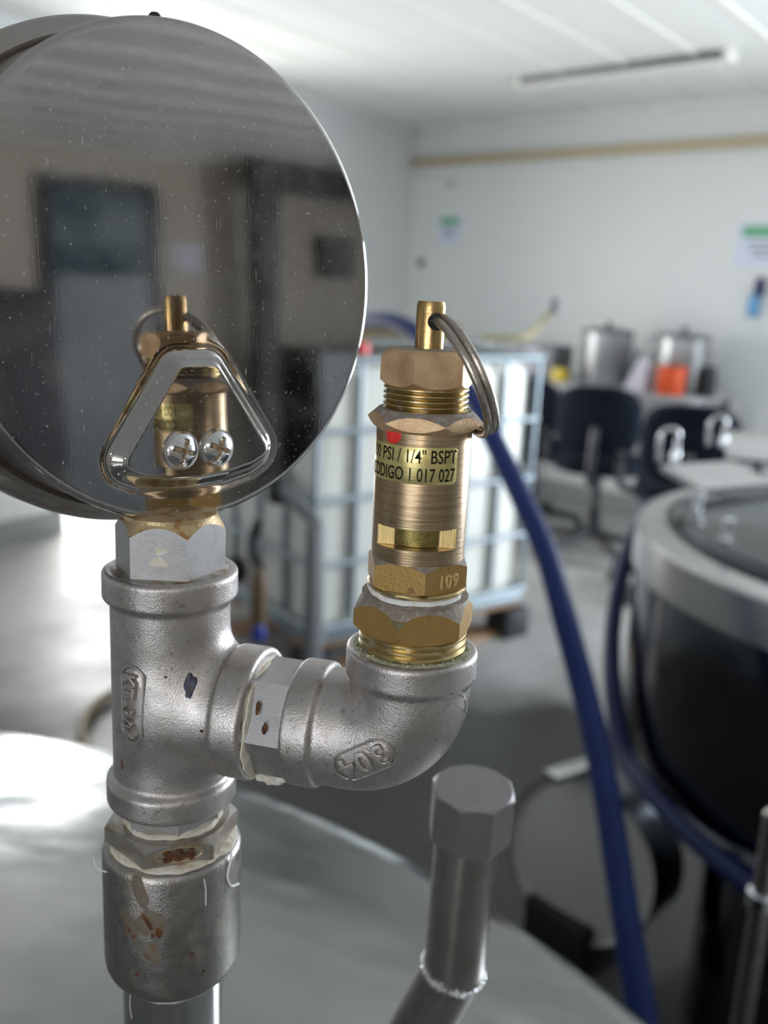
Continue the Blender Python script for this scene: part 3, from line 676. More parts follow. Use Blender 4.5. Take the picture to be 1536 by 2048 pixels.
# casting seam on the outer heel
Q = []
for (px, py) in ((928, 1392), (931, 1420), (928, 1450), (922, 1480), (908, 1512), (885, 1540)):
    c0, dd = hit_px(f_elb, E0, px, py); Q.append(on_surface(f_elb, c0[None], dd)[0] + E0)
obj('casting_seam', MB().tube(Q, .00016, 6), 'cast', el)
obj('end_face', ring_strip(OE(), .0100, .01335, .0200, .02185, amp=.00006, seed=8), 'scale', el, label='greenish crusted top face of the elbow')
mb = MB()
for k in range(70):
    a = rng.rand() * 6.28; r = .0112 + rng.rand() * .0012; s_ = .0002 + rng.rand() * .0003
    mb.box((E0[0] + r * math.cos(a), E0[1] + r * math.sin(a), ze(21.9)), (s_ * 2, s_, s_), rng.rand() * 3, R=Matrix.Rotation(rng.rand() * 3, 3, Vector((rng.rand(), rng.rand(), rng.rand())).normalized()))
o = obj('crust_crumbs', mb, 'scale', el); o['kind'] = 'stuff'

# --- brass bushing
bb = thing('brass_bushing', 'wide brass hex bushing screwed into the elbow under the safety valve', 'pipe fitting', OE(22))
fe = lambda dx: front_ang(E0, dx)
def threads(r0, r1, z0, z1, n): 
    pr = []
    for i in range(n):
        p = z0 + (z1 - z0) * i / n; q = (z1 - z0) / n; pr += [(r0, p), (r1, p + q * .35), (r1, p + q * .6), (r0, p + q * .95)]
    return pr
obj('threaded_shank', MB().lathe(OE(), threads(.0108, .0114, .0200, .0262, 4), seg=96), 'brass_thread', bb)
PB = fe(0) + math.radians(-14)
two_tone(obj('hex', MB().hexnut(OE(), .01305, .0258, .0338, PB, .10, .55, bore=.008, tan=.50), 'brass_dark', bb), 'dust', .35)
obj('dusty_shoulder', ring_strip(OE(), .0080, .0112, .0334, .03395, amp=.00005, seed=2), 'dust', bb)
# wedge-shaped dent on the front edge
f_h = lambda P: sd_cyl(P, Z, .02, .04, .0126)
ap = .0130
dn = np.array([math.cos(PB), math.sin(PB), 0]); tn = np.array([-dn[1], dn[0], 0]); cc = np.array([E0[0], E0[1], 0]) + dn * .01275
def zz(v): return np.array([0, 0, ze(v)])
mb = MB().add([cc - tn * .0016 + zz(31.2) - dn * .0006, cc + tn * .0016 + zz(31.2) - dn * .0006, cc + zz(28.2) + dn * .0001, cc + zz(31.2) + dn * .0006, cc + zz(29.6) - dn * .001], [(0, 3, 2), (3, 1, 2), (0, 1, 3), (0, 2, 4), (1, 4, 2), (0, 4, 1)])
obj('dent_mark', mb, 'brass_thread', bb)

# --- safety valve
sv = thing('safety_valve', 'slim brass safety valve with pull ring and gold label standing on the elbow', 'valve', OE(34))
obj('tape_ring', ring_strip(OE(), .0085, .0101, .0337, .0351, amp=.0003, seed=14), 'tape_white', sv, label='white sealing tape under the valve')
obj('tape_ring', ring_strip(OE(), .0088, .0105, .0350, .0362, amp=.0002, seed=17), 'brass_thread', sv)
PV = fe(0) + math.radians(10)
two_tone(obj('base_hex', MB().hexnut(OE(), .0110, .0358, .0425, PV, .05, .30, bore=.006, tan=.45), 'brass_dark', sv), 'dust', .35)
fc, tg, nm = hexface(E0, .0110, PV)
V, Fc = text_verts('109', .0040, .00012, .80, .00008, 1.15)
mb = MB(); mb.add([fc + tg * (v[0] + .0008) + zz(38.6) * 1 + np.array([0, 0, v[1]]) + nm * (v[2] + .00005) for v in V], Fc); obj('engraved_number', mb, 'brass_bright', sv, label='engraved number 109')
RBD = .00965; FA = fe(-.05)
def body_r(a, r, t):
    if .0452 - 1e-6 < t < .0494 + 1e-6 and r < .00964:
        d = (a - FA + math.pi) % (2 * math.pi) - math.pi
        if abs(d) < 1.2: return min(RBD, .0054 / max(.05, math.cos(d)))
        return RBD
    return r
prof = [(.0092, .0415), (RBD, .0419), (RBD, .0452), (.0096, .0452), (.0096, .0494), (RBD, .0494), (RBD, .0686), (.0093, .0692), (.004, .0692)]
obj('valve_body', MB().lathe(OE(), prof, seg=360, rfun=body_r), 'brass_body', sv)
# bright milled flats beside the slot core
mb = MB(); dn = np.array([math.cos(FA), math.sin(FA), 0]); tn = np.array([-dn[1], dn[0], 0]); cc = np.array([E0[0], E0[1], 0])
for s_ in (-1, 1):
    x0, x1 = s_ * .0046, s_ * .00785
    mb.box(cc + dn * .00545 + tn * ((x0 + x1) / 2) + zz(47.3), (abs(x1 - x0), .0002, .0041), math.atan2(tn[1], tn[0]))
obj('milled_flat', mb, 'brass_bright', sv, label='bright milled flats inside the side slot')
obj('slot_core', MB().lathe(OE(), [(.0070, .0453), (.0070, .0493)], seg=96), 'brass_olive', sv, label='darker core seen through the side slot')
# gold label and its two printed lines
def wrap(o, r, a0, z0, V, out): return [(o[0] + (r + out + v[2]) * math.cos(a0 + v[0] / r), o[1] + (r + out + v[2]) * math.sin(a0 + v[0] / r), z0 + v[1]) for v in V]
aR = fe(math.sin(math.radians(45))); wl = math.radians(150); mb = MB(); n = 60; R = []
z0l, z1l = 58.7, 66.0
for (zz0, out) in ((z0l, 0), (z0l + .1, .00005), (z1l - .1, .00005), (z1l, 0)):
    ring = []
    for j in range(n + 1):
        f_ = j / n; rd_ = 0
        if f_ > .97: rd_ = (f_ - .97) / .03 * .7
        z_ = zz0 + (rd_ if zz0 < 62 else -rd_)
        a = aR - wl * (1 - f_); ring.append((E0[0] + (RBD + out) * math.cos(a), E0[1] + (RBD + out) * math.sin(a), ze(z_)))
    R.append(ring)
lb = obj('gold_label', mb.rings(R, False, False, False), 'label', sv)
def label_line(txt, size, zc, right_deg, width):
    V, Fc = text_verts(txt, size, .00001, 1.0, 0, 1.0, .00004); w0 = V[:, 0].max() - V[:, 0].min(); V[:, 0] *= width / w0
    a0 = fe(math.sin(math.radians(right_deg))) - width / 2 / RBD
    obj('printed_line', MB().add(wrap((E0[0], E0[1]), RBD, a0, ze(zc), V, .00007), Fc), 'ink', lb)
label_line('100 PSI / 1/4" BSPT', .0037, 64.25, 42.5, .0205)
label_line('CODIGO 1 017 027', .0037, 60.6, 41.5, .0205)
# red dot just below the lock nut
obj('red_dot', cyl_patch(OE(), RBD, fe(-.62), ze(68.2), .0040, .0038, 3, lift=.00015, irr=.06), 'red', sv)
two_tone(obj('lock_nut', MB().hexnut(OE(), .01185, .0682, .0724, fe(0) + math.radians(20), .5, .55, bore=.006, tan=.34), 'brass', sv, label='thin chamfered lock nut'), 'dust', .35)
obj('neck_thread', MB().lathe(OE(), threads(.0078, .00855, .0718, .0772, 5), seg=96), 'brass_thread', sv)
PT = fe(0) + math.radians(-15)
two_tone(obj('top_hex', MB().hexnut(OE(), .0096, .0768, .0842, PT, .25, .38, bore=.003, tan=.45), 'brass', sv), 'dust', .95)
obj('dusty_top', ring_strip(OE(), .0025, .0077, .0841, .08432, amp=.00003, seed=6), 'dust', sv)
pin = obj('pull_pin', MB().lathe(OE(), [(.00285, .080), (.00285, .0925), (.0026, .0934), (.0004, .0934)], seg=64), 'brass_pin', sv)
ah = fe(.42); hp = np.array([E0[0] + .00275 * math.cos(ah), E0[1] + .00275 * math.sin(ah), ze(89.6)])
hn = np.array([math.cos(ah), math.sin(ah), 0])
obj('pin_hole', MB().lathe(hp - hn * .0004, [(.0017, 0), (.0017, .00050), (.0001, .00050)], hn, 24), 'black', pin, label='dark drilled hole')
# pull ring: two turns of wire through the hole
vx = np.array([dv[1], -dv[0], 0]) if False else np.array([1.0, .04, 0]); vd = np.array([.03, 1.0, 0])   # right and away, seen from the camera side
e1 = vx * .47 + Z * -.88; e1 /= np.linalg.norm(e1)
e2 = -vd * .97 + (vx * .88 + Z * .47) * .24; e2 -= e1 * (e2 @ e1); e2 /= np.linalg.norm(e2); e3 = np.cross(e1, e2)
RR = .0122; cr = hp + e1 * (RR - .0002) - hn * .0008
P = []
for k in range(0, 97):
    b = 2 * math.pi * 1.93 * k / 96 + .15
    P.append(cr + (-e1 * math.cos(b) + e2 * math.sin(b)) * RR * .99 + e3 * ((k / 96 - .5) * .00155 * 2))
obj('pull_ring', MB().tube(P, .00084, 12, False, 1), 'ring', sv)

# ================================================================== CAPPED SIDE PIPE
Pc = at_d(944, 1572, .298); Pd = at_d(938, 1668, .303); Pe = at_d(907, 1938, .322); Pf = at_d(838, 2060, .335)
axu = (Pc - Pe) / np.linalg.norm(Pc - Pe); axl = (Pe - Pf) / np.linalg.norm(Pe - Pf)
Pg = Pe - axl * .07
sp = thing('capped_pipe', 'leaning steel stub pipe with an eight-sided cap right of the elbow', 'pipe', Pg)
l1 = float(np.linalg.norm(Pd - Pe))
obj('upper_tube', MB().lathe(Pe, [(.0102, 0), (.0102, l1 + .004)], axu, 64), 'pipe_dull', sp)
obj('lower_tube', MB().lathe(Pg, [(.0102, 0), (.0102, .0702)], axl, 64), 'pipe_dull', sp)
obj('cap', MB().hexnut(Pd, .0134, .0, float(np.linalg.norm(Pc - Pd)), math.radians(-112), .02, .10, n=8, bore=.002, ax=axu, xh=(1, 0, 0)), 'cap_steel', sp)
obj('rust_ring', ring_strip(Pd, .0100, .0106, -.0012, .0004, axu, .0001, seed=4), 'rust', sp)
wb = MB(); wa = axu + axl; wa /= np.linalg.norm(wa); wx = np.cross(wa, [0, 1, 0]); wx /= np.linalg.norm(wx); wy = np.cross(wa, wx)
for k in range(30):
    b = 2 * math.pi * k / 30; rs = .0009 + .0006 * rng.rand(); c = Pe + wx * (.0104 * math.cos(b)) + wy * (.0104 * math.sin(b)) + wa * ((rng.rand() - .5) * .0006)
    wb.lathe(c - Z * rs, [(.0001, 0), (rs * .8, rs * .5), (rs, rs), (rs * .8, rs * 1.5), (.0001, rs * 2)], seg=10)
o = obj('weld_bead', wb, 'chrome', sp)

# ================================================================== PRESSURE GAUGE
GS = 1.0142; GC = np.array([-0.04313955, 0.20661491, 1.39752241]); GN = np.array([0.69603893, -0.71729338, 0.0319377]); GN /= np.linalg.norm(GN)
GU = np.cross(Z, GN); GU /= np.linalg.norm(GU); GV = np.cross(GN, GU)
def gp(u, v, n=0.0): return GC + GU * u * GS + GV * v * GS + GN * n
ga = thing('pressure_gauge', 'large round steel pressure gauge seen from its polished back', 'gauge', OT(33))
# signed distance to the raised trapezoid (mm), rounded
poly = [(-3.6, -19.0), (3.6, -19.0), (15.6, -36.0), (13.0, -37.2), (7, -38.3), (0, -38.7), (-7, -38.3), (-13.0, -37.2), (-15.6, -36.0)]
def sd_poly(U_, V_):
    d = np.full(U_.shape, 1e9); sgn = np.ones(U_.shape); n = len(poly)
    for i in range(n):
        ax_, ay = poly[i]; bx_, by = poly[i - 1]; ex, ey = bx_ - ax_, by - ay; wx_, wy_ = U_ - ax_, V_ - ay
        t = np.clip((wx_ * ex + wy_ * ey) / (ex * ex + ey * ey), 0, 1); d = np.minimum(d, (wx_ - ex * t) ** 2 + (wy_ - ey * t) ** 2)
        c1 = V_ >= ay; c2 = V_ < by; c3 = ex * wy_ > ey * wx_; sgn = np.where((c1 & c2 & c3) | (~c1 & ~c2 & ~c3), -sgn, sgn)
    return sgn * np.sqrt(d) - 4.6
def plate_h(U_, V_):
    d = sd_poly(U_, V_); s_ = np.clip((0.2 - d) / 3.0, 0, 1); s_ = s_ * s_ * (3 - 2 * s_) * .7 + s_ * .3
    k = .06; s_ = np.clip(s_, 0, 1); lip = -.14 * np.exp(-((d - .8) / .8) ** 2)
    return 2.6 * s_ + lip
rad = list(np.linspace(.3, 12, 14)) + list(np.arange(12.3, 46.0, .28)) + list(np.linspace(46.2, 49.3, 8)); seg = 560
R = []
for r in rad:
    a = np.arange(seg) * 2 * math.pi / seg; U_ = r * np.cos(a); V_ = r * np.sin(a); hh = plate_h(U_, V_)
    R.append([gp(U_[j] * 1e-3, V_[j] * 1e-3, hh[j] * 1e-3) for j in range(seg)])
for (r, n) in ((49.9, -.12), (50.3, -.5), (50.5, -1.0), (50.55, -1.6)):
    R.append([gp(r * 1e-3 * math.cos(2 * math.pi * j / seg), r * 1e-3 * math.sin(2 * math.pi * j / seg), n * 1e-3) for j in range(seg)])
obj('back_plate', MB().rings(R, True, True, False), 'mirror', ga, ang=75)
obj('case_wall', MB().lathe(GC, [(r * GS, t) for r, t in [(.05055, -.0014), (.0503, -.0026), (.0500, -.0034), (.0500, -.0245), (.0515, -.0252)]], GN, 200, False, False), 'bezel', ga)
obj('bezel', MB().lathe(GC, [(r * GS, t) for r, t in [(.0500, -.0215), (.0512, -.0205), (.0518, -.0215), (.0528, -.0225), (.0540, -.0232), (.0548, -.0245), (.0549, -.0262), (.0549, -.0325), (.0544, -.0340), (.0520, -.0345), (.0500, -.0345)]], GN, 220, False, False), 'bezel', ga)
obj('front_window', MB().lathe(GC, [(r * GS, t) for r, t in [(.0001, -.0330), (.0505, -.0330), (.0505, -.0338), (.0001, -.0338)]], GN, 96), mat('gauge_glass', (.9, .9, .9), 0, .05, trans=.0), ga)
obj('vent_plug', MB().lathe(gp(-.0050, .0500, -.0035), [(.0013, -.001), (.0013, .0008), (.0008, .0014), (.0002, .0015)], GV, 20), 'black_rubber', ga)
# the two screws
def screw(u, v, rot):
    h0 = 2.6; n = 96; R = []
    sc = obj('screw', MB().lathe(gp(u * 1e-3, v * 1e-3, (h0 - .05) * 1e-3), [(.0042, 0), (.0042, .0006), (.0035, .00075), (.0035, .0008)], GN, 64), 'screw', ga)
    for r in np.linspace(.04, 3.6, 30):
        ring = []
        for j in range(n):
            a = 2 * math.pi * j / n; x = r * math.cos(a); y = r * math.sin(a)
            hgt = math.sqrt(max(0, 5.0 ** 2 - r * r)) - math.sqrt(5.0 ** 2 - 3.6 ** 2)
            xr = x * math.cos(rot) + y * math.sin(rot); yr = -x * math.sin(rot) + y * math.cos(rot)
            cut = max(min(1, (.52 - abs(xr)) / .12) if abs(yr) < 2.6 else 0, min(1, (.52 - abs(yr)) / .12) if abs(xr) < 2.6 else 0, 0)
            hgt -= cut * max(0, 1.15 - .22 * r)
            ring.append(gp((u + x) * 1e-3, (v + y) * 1e-3, (h0 + .75 + hgt) * 1e-3))
        R.append(ring)
    obj('domed_head', MB().rings(R, True, True, False), 'screw', sc, ang=40)
    mb = MB()
    for kk in (0, 1):
        rr = rot + kk * math.pi / 2; c_, s__ = math.cos(rr), math.sin(rr)
        c0 = gp(u * 1e-3, v * 1e-3, (h0 + 1.05) * 1e-3); Rm = Matrix((GU * c_ + GV * s__, -GU * s__ + GV * c_, GN)).transposed()
        mb.box(c0, (.0049, .00085, .0010), R=Rm)
    obj('cross_slot', mb, 'slot', sc, label='tarnished cross slot')
screw(-5.0, -34.6, math.radians(-18)); screw(4.0, -34.8, math.radians(68))
# stem
obj('stem_neck', MB().lathe(np.array(OT()) - GN * .0035, [(.0040, .040), (.0040, .0500)], seg=48), 'steel_hex', ga)
PG = front_ang(T, 0) + math.radians(17)
two_tone(obj('stem_hex', MB().hexnut(OT(), .0124, .0310, .0443, PG, 0, .30, bore=.004, tan=.75), 'steel_hex', ga), 'gold_rust')
obj('stem_collar', MB().lathe(OT(), [(.0104, .0438), (.0104, .0449), (.0096, .0453), (.004, .0454)], seg=96), 'gold_rust', ga, label='rusty golden collar above the stem hex')
obj('tape_ring', ring_strip(OT(), .0095, .0121, .0300, .0322, amp=.00035, seed=51), 'tape', ga)
f_g = lambda P: np.abs(P[..., 0]) * 0 + 1
fcg, tgg, nmg = hexface(T, .0124, PG - math.pi / 3)
def face_blob(fc, tg, nm, x, z, w, h, seed, m, parent, name, lab=None):
    rs = np.random.RandomState(seed); n = 26; ph = rs.rand(5) * 6.28
    ring = [fc + tg * (x + w * (1 + .25 * sum(math.sin((k + 1) * 6.283 * j / n + ph[k]) / (k + 1) for k in range(5))) * math.cos(6.283 * j / n)) + nm * .00004 + np.array([0, 0, z + h * (1 + .2 * math.sin(3 * 6.283 * j / n + ph[0])) * math.sin(6.283 * j / n)]) for j in range(n)]
    return obj(name, MB().add(ring, [tuple(range(n))]), m, parent, label=lab)
obj_st = face_blob(fcg, tgg, nmg, 0, zt(36.2), .0021, .0011, 3, 'tape', ga, 'cream_smear')
face_blob(fcg, tgg, nmg, .0002, zt(38.6), .0014, .0008, 5, 'tape', ga, 'cream_smear')

# ================================================================== RIGHT-HAND TANK
TC = (1.022, 1.545); TR = .58
tk = thing('steel_tank', 'big round polished steel tank standing at the right with clamps on its lid', 'tank', (TC[0], TC[1], 0))
obj('tank_shell', MB().lathe((TC[0], TC[1], 0), [(.30, .50), (TR - .06, .55), (TR - .012, .59), (TR - .008, .62), (TR - .008, .94)], seg=160, cap1=False), 'tank', tk)
obj('rim_band', MB().lathe((TC[0], TC[1], 0), [(TR - .010, .925), (TR, .93), (TR, .995), (TR - .006, 1.0), (TR - .05, 1.004)], seg=160, cap0=False), 'tank_top', tk)
obj('skirt', MB().lathe((TC[0], TC[1], 0), [(TR - .20, .005), (TR - .20, .56)], seg=96), 'tank', tk)
obj('bottom_flange', MB().lathe((TC[0], TC[1], 0), [(TR - .01, .595), (TR + .002, .598), (TR + .002, .612), (TR - .01, .615)], seg=160, cap0=False, cap1=False), 'chrome', tk)
obj('tank_lid', MB().lathe((TC[0], TC[1], 0), [(.02, 1.035)] + [(r, 1.035 - (r / .6) ** 2 * .02) for r in np.linspace(.1, .50, 8)] + [(.515, 1.010), (.515, 1.002)], seg=128, cap0=True), 'tank', tk)
obj('gasket', MB().lathe((TC[0], TC[1], 0), [(.517, 1.0015), (.527, 1.0015), (.527, 1.007), (.517, 1.007)], seg=128, cap0=False, cap1=False), 'black', tk)
def clamp_loop(px, py, d):
    c = at_d(px, py, d); t = obj('lid_clamp', MB().tube([c + np.array([-.014, 0, -.050]), c + np.array([-.015, 0, -.010]), c, c + np.array([.011, 0, -.008]), c + np.array([.010, 0, -.050])], .0038, 12), 'chrome', tk)
    obj('clamp_knob', MB().lathe(c + np.array([.006, -.014, -.052]), [(.002, 0), (.006, .003), (.007, .018), (.005, .022), (.002, .024)], seg=20), 'chrome', t)
clamp_loop(1343, 858, 1.42); clamp_loop(1440, 834, 1.62)
for k in range(14):
    a = math.radians(k * 360 / 14 + 8); x = TC[0] + .475 * math.cos(a); y = TC[1] + .475 * math.sin(a)
    obj('lid_bolt', MB().lathe((x, y, 1.012), [(.012, 0), (.012, .010), (.006, .012), (.006, .030), (.010, .032), (.010, .042), (.002, .044)], seg=16), 'chrome', tk)
obj('hinge_flap', MB().box((.98, 2.06, 1.075), (.46, .16, .012), -.25, .003, R=Matrix.Rotation(-.25, 3, 'Z') @ Matrix.Rotation(.25, 3, 'X')), 'tank_top', tk)
obj('hinge_flap', MB().box((.66, 1.86, 1.050), (.20, .12, .012), R=Matrix.Rotation(.5, 3, 'Z') @ Matrix.Rotation(.2, 3, 'X')), 'tank_top', tk)
# upright pipe in front of the tank
pp = at_d(1515, 1850, .92)
vp_ = thing('upright_pipe', 'thin upright steel pipe at the lower right edge beside the tank', 'pipe', (pp[0], pp[1], 0))
obj('tube', MB().lathe((pp[0], pp[1], 0), [(.010, 0), (.010, .93), (.006, .935)], seg=24), 'pipe_dull', vp_)
obj('pipe_clip', MB().lathe((pp[0], pp[1], pp[2] + .02), [(.010, 0), (.014, .002), (.014, .016), (.010, .018)], seg=24), 'chrome', vp_)
obj('foot_plate', MB().lathe((pp[0], pp[1], 0), [(.04, 0), (.04, .008), (.012, .01)], seg=24), 'tank', vp_)

# lying drum with its bracket between the tanks
dc = at_d(1158, 1722, 1.97)
dr = thing('lying_drum', 'grey steel drum on the dark floor between the two vessels', 'drum', (dc[0], dc[1], 0))
dax = np.array([-.66, -.70, .12]); dax /= np.linalg.norm(dax)
obj('drum_shell', MB().lathe(dc, [(.16, -.13), (.172, -.12), (.172, -.012), (.176, -.01), (.176, .002), (.170, .003)], dax, 72, True, False), 'tank', dr)
obj('drum_head', MB().lathe(dc, [(.170, .003), (.16, -.008), (.10, .006), (.001, .012)], dax, 72, False, True), 'drum_paint', dr)
obj('top_bracket', MB().box(dc + np.array([-.03, .02, .195]), (.12, .04, .016), .6, .004), 'tank_top', dr)
obj('base_cradle', MB().box((dc[0] + .03, dc[1] + .05, max(.05, (dc[2] - .12) / 2)), (.20, .16, max(.1, dc[2] - .12)), .7, .01), 'black', dr)

# ================================================================== HOSES
def hose(name, pts, r, m, lab): 
    o = obj(name, MB().tube(pts, r, 20, False, 8), m, origin=pts[-1], ang=180); return tag(o, lab, 'hose')
hp_ = [np.array([-.33, 3.62, 1.185]), np.array([-.33, 3.45, 1.30]), at_d(640, 652, 2.5), at_d(735, 642, 2.15), at_d(800, 648, 1.98), at_d(870, 700, 1.84), at_d(935, 780, 1.72), at_d(985, 875, 1.62), at_d(1045, 1000, 1.53), at_d(1093, 1110, 1.46), at_d(1130, 1240, 1.40), at_d(1165, 1370, 1.36), at_d(1192, 1480, 1.32), at_d(1215, 1600, 1.28), at_d(1237, 1740, 1.24), at_d(1262, 1900, 1.2), at_d(1290, 2060, 1.17), at_d(1320, 2230, 1.15), at_d(1400, 2500, 1.13)]
e_ = hp_[-1]; hp_ += [np.array([e_[0] + .05, e_[1] + .02, .10]), np.array([e_[0] + .25, e_[1] + .1, .022])]
hose('blue_hose', hp_, .0185, 'hose', 'thick blue hose arching from the white container down past the valve')
hq = []
for k in range(16):
    a = math.radians(142 + k * 9.0); rr = TR + .020
    zq = np.interp(k, [0, 5, 9, 15], [.98, .64, .585, .585]); hq.append(np.array([TC[0] + rr * math.cos(a), TC[1] + rr * math.sin(a), zq]))
hose('dark_blue_hose', hq, .016, 'hose_dark', 'dark blue hose hugging the left side and bottom of the big tank')
hose('olive_hose', [at_z(330, 1370, .02), at_z(262, 1372, .02), at_z(205, 1398, .02), at_z(170, 1440, .02), at_z(168, 1490, .02), at_z(220, 1560, .02)], .016, 'olive_hose', 'olive brown hose curling on the floor behind the tee')

# ================================================================== WHITE CONTAINER IN ITS CAGE
q0 = np.array([-.232, 3.10]); dR = np.array([.80, .60]); dL = np.array([-.60, .80]); LRr, LLl = 1.02, 1.20
ib = thing('caged_container', 'white plastic bulk container in a galvanised cage on a pallet', 'container', p3(q0 + dR * LRr / 2 + dL * LLl / 2, 0))
cI = q0 + dR * LRr / 2 + dL * LLl / 2; rzi = math.atan2(dR[1], dR[0])
obj('plastic_tank', MB().box(p3(cI, .655), (LRr - .05, LLl - .05, .93), rzi, .05), 'hdpe', ib)
obj('filler_cap', MB().lathe(p3(cI, 1.115), [(.11, 0), (.11, .03), (.08, .035), (.08, .05), (.002, .052)], seg=32), 'black', ib)
obj('top_plate', MB().box(p3(cI + dR * .1, 1.165), (.9, .55, .012), rzi, .004), 'grey_metal', ib)
zs = [1.135, .90, .665, .435, .205]; tr = .0095
def bar(a, b, r=tr, nm='cage_bar'): obj(nm, MB().tube([a, b], r, 10, False, 1), 'galv', ib)
cor = [q0, q0 + dR * LRr, q0 + dR * LRr + dL * LLl, q0 + dL * LLl]
for i in range(4):
    a, b = cor[i], cor[(i + 1) % 4]
    for k, z in enumerate(zs): bar(p3(a, z), p3(b, z), .013 if k in (0, 4) else tr)
    n_ = 6
    for j in range(n_):
        c = a + (b - a) * j / n_; cc = c + (cI - c) / np.linalg.norm(cI - c) * .012; bar(p3(cc, .19), p3(cc, 1.135), .011)
for i in range(4):
    c = cor[i] + (cI - cor[i]) * .07; obj('pallet_foot', MB().box(p3(c, .06), (.13, .13, .12), rzi, .01), 'black', ib)
for f_ in (0.0, .5, 1.0):
    c = cI + dL * LLl * (f_ - .5) * .88; obj('pallet_board', MB().box(p3(c, .135), (LRr, .11, .022), rzi, .003), 'wood', ib)
    c = cI + dL * LLl * (f_ - .5) * .88; obj('pallet_board', MB().box(p3(c, .011), (LRr, .11, .020), rzi, .003), 'wood', ib)
obj('pallet_rail', MB().box(p3(q0 + dR * LRr / 2 + dL * .03, .165), (LRr, .05, .04), rzi, .006), 'galv', ib)
obj('pallet_rail', MB().box(p3(q0 + dL * LLl / 2 + dR * .03, .165), (.05, LLl, .04), rzi, .006), 'galv', ib)
# outlet valve on the left face
vb = q0 + dL * .48 - dR * .02
obj('outlet_valve', MB().lathe(p3(vb, .30), [(.05, 0), (.05, .06), (.035, .07), (.035, .14), (.055, .145), (.055, .17), (.02, .172)], (-dR[0], -dR[1], 0), 32), 'black', ib)
obj('valve_lever', MB().box(p3(vb - dR * .09, .40), (.03, .03, .16), rzi, .006), 'grey_metal', ib)
# support stand with a diagonal arm and hanging spray gun in front of the corner
sb = q0 - dR * .07 - dL * .12
st = thing('hose_stand', 'grey steel post with a sloping arm in front of the container corner', 'stand', p3(sb, 0))
obj('post', MB().box(p3(sb, .31), (.05, .05, .62), rzi, .006), 'grey_metal', st)
e1_ = sb + dL * .20 - dR * .03
obj('arm', MB().tube([p3(sb, .63), p3(e1_, .72)], .022, 10, False, 1), 'grey_metal', st)
obj('arm_head', MB().box(p3(e1_, .70), (.05, .07, .09), rzi, .01), 'black', st)
obj('base_plate', MB().box(p3(sb, .008), (.16, .16, .016), rzi), 'black', st)
sg = sb + dL * .17 - dR * .11
g_ = thing('spray_gun', 'brown gripped spray gun with a blue tip hanging on the container cage', 'spray gun', p3(sg, .22))
obj('grip', MB().lathe(p3(sg, .25), [(.022, 0), (.028, .03), (.03, .15), (.02, .19), (.003, .2)], seg=24), 'brown_grip', g_)
obj('tip', MB().lathe(p3(sg, .19), [(.018, 0), (.026, .01), (.024, .05), (.02, .06)], seg=24), 'blue_tip', g_)
obj('hose_tail', MB().tube([p3(sg, .45), p3(sg + dL * .06, .50), p3(e1_ - dR * .07, .60)], .016, 10), 'black', g_)
bq = vb - dR * .30
tag(obj('black_bottle', MB().lathe(p3(bq, .0), [(.06, 0), (.065, .01), (.065, .30), (.04, .36), (.022, .38), (.022, .43), (.002, .432)], seg=32), 'black', origin=p3(bq, 0)), 'tall black bottle on the floor by the container outlet', 'bottle')
# things lying on the container
tag(obj('tan_hose', MB().tube([p3(cI + dR * .45 - dL * .3, 1.19), p3(cI + dR * .60 - dL * .40, 1.20), at_d(1075, 655, 4.0), at_d(1098, 628, 4.0), at_d(1105, 618, 4.0)], .013, 12), 'tan_hose', origin=p3(cI + dR * .5, 1.19)), 'short tan hose curling up from the container top', 'hose')
nz = at_d(1105, 614, 4.0)
tag(obj('hose_nozzle', MB().lathe(nz - np.array([0, 0, .03]), [(.017, 0), (.022, .01), (.022, .06), (.012, .07)], (.2, 0, 1), 20), 'grey_metal', origin=nz), 'dark nozzle at the upper end of the tan hose', 'nozzle')
cg = cI + dR * .30 - dL * .20
tag(obj('coiled_strap', MB().tube([p3(cg + np.array([.09 * math.cos(k * .8), .09 * math.sin(k * .8)]), 1.185 + k * .003) for k in range(17)], .012, 10), 'olive_hose', origin=p3(cg, 1.17)), 'small brown coiled strap lying on the container top', 'strap')
cg = q0 + dL * .30 + dR * .22
tag(obj('tan_coil', MB().tube([at_d(690, 690, 3.3), at_d(735, 662, 3.25), at_d(800, 664, 3.25), at_d(850, 680, 3.35), at_d(880, 686, 3.5)], .022, 12), 'tan_hose', origin=p3(cg, 1.2)), 'tan hose lying under the blue hose arch', 'hose')
cg = at_d(722, 694, 3.15)
tag(obj('red_cap', MB().lathe(cg - np.array([0, 0, .02]), [(.03, 0), (.03, .03), (.02, .035), (.002, .036)], seg=24), 'red', origin=cg), 'small red cap on the container top by the gauge edge', 'cap')

# ================================================================== BENCH AND WHAT STANDS ON IT
TZ = .85; t0, t1 = 1.0, 2.72
bm_ = A + WR * (t0 + t1) / 2 + NB * .36
be = thing('work_bench', 'long grey laminate bench against the back wall', 'table', p3(bm_, 0))
obj('bench_top', MB().box(p3(bm_, TZ - .015), (t1 - t0, .62, .03), rzr, .004), 'bench', be)
for s1 in (-1, 1):
    for s2 in (-1, 1):
        c = bm_ + WR * s1 * (t1 - t0 - .12) / 2 + NB * s2 * .26; obj('leg', MB().box(p3(c, TZ / 2 - .015), (.04, .04, TZ - .03), rzr), 'grey_metal', be)
obj('modesty_panel', MB().box(p3(bm_ - NB * .27, .50), (t1 - t0 - .2, .015, .36), rzr), 'bench', be)
def on_bench(px, off=.0):
    """bench point in the direction of column px: distance off in front of the bench centre line"""
    v = ray(px, 760); n = NB; p0_ = A + NB * (.36 + off); s_ = (p0_ @ n) / (v[:2] @ n); return v[:2] * s_
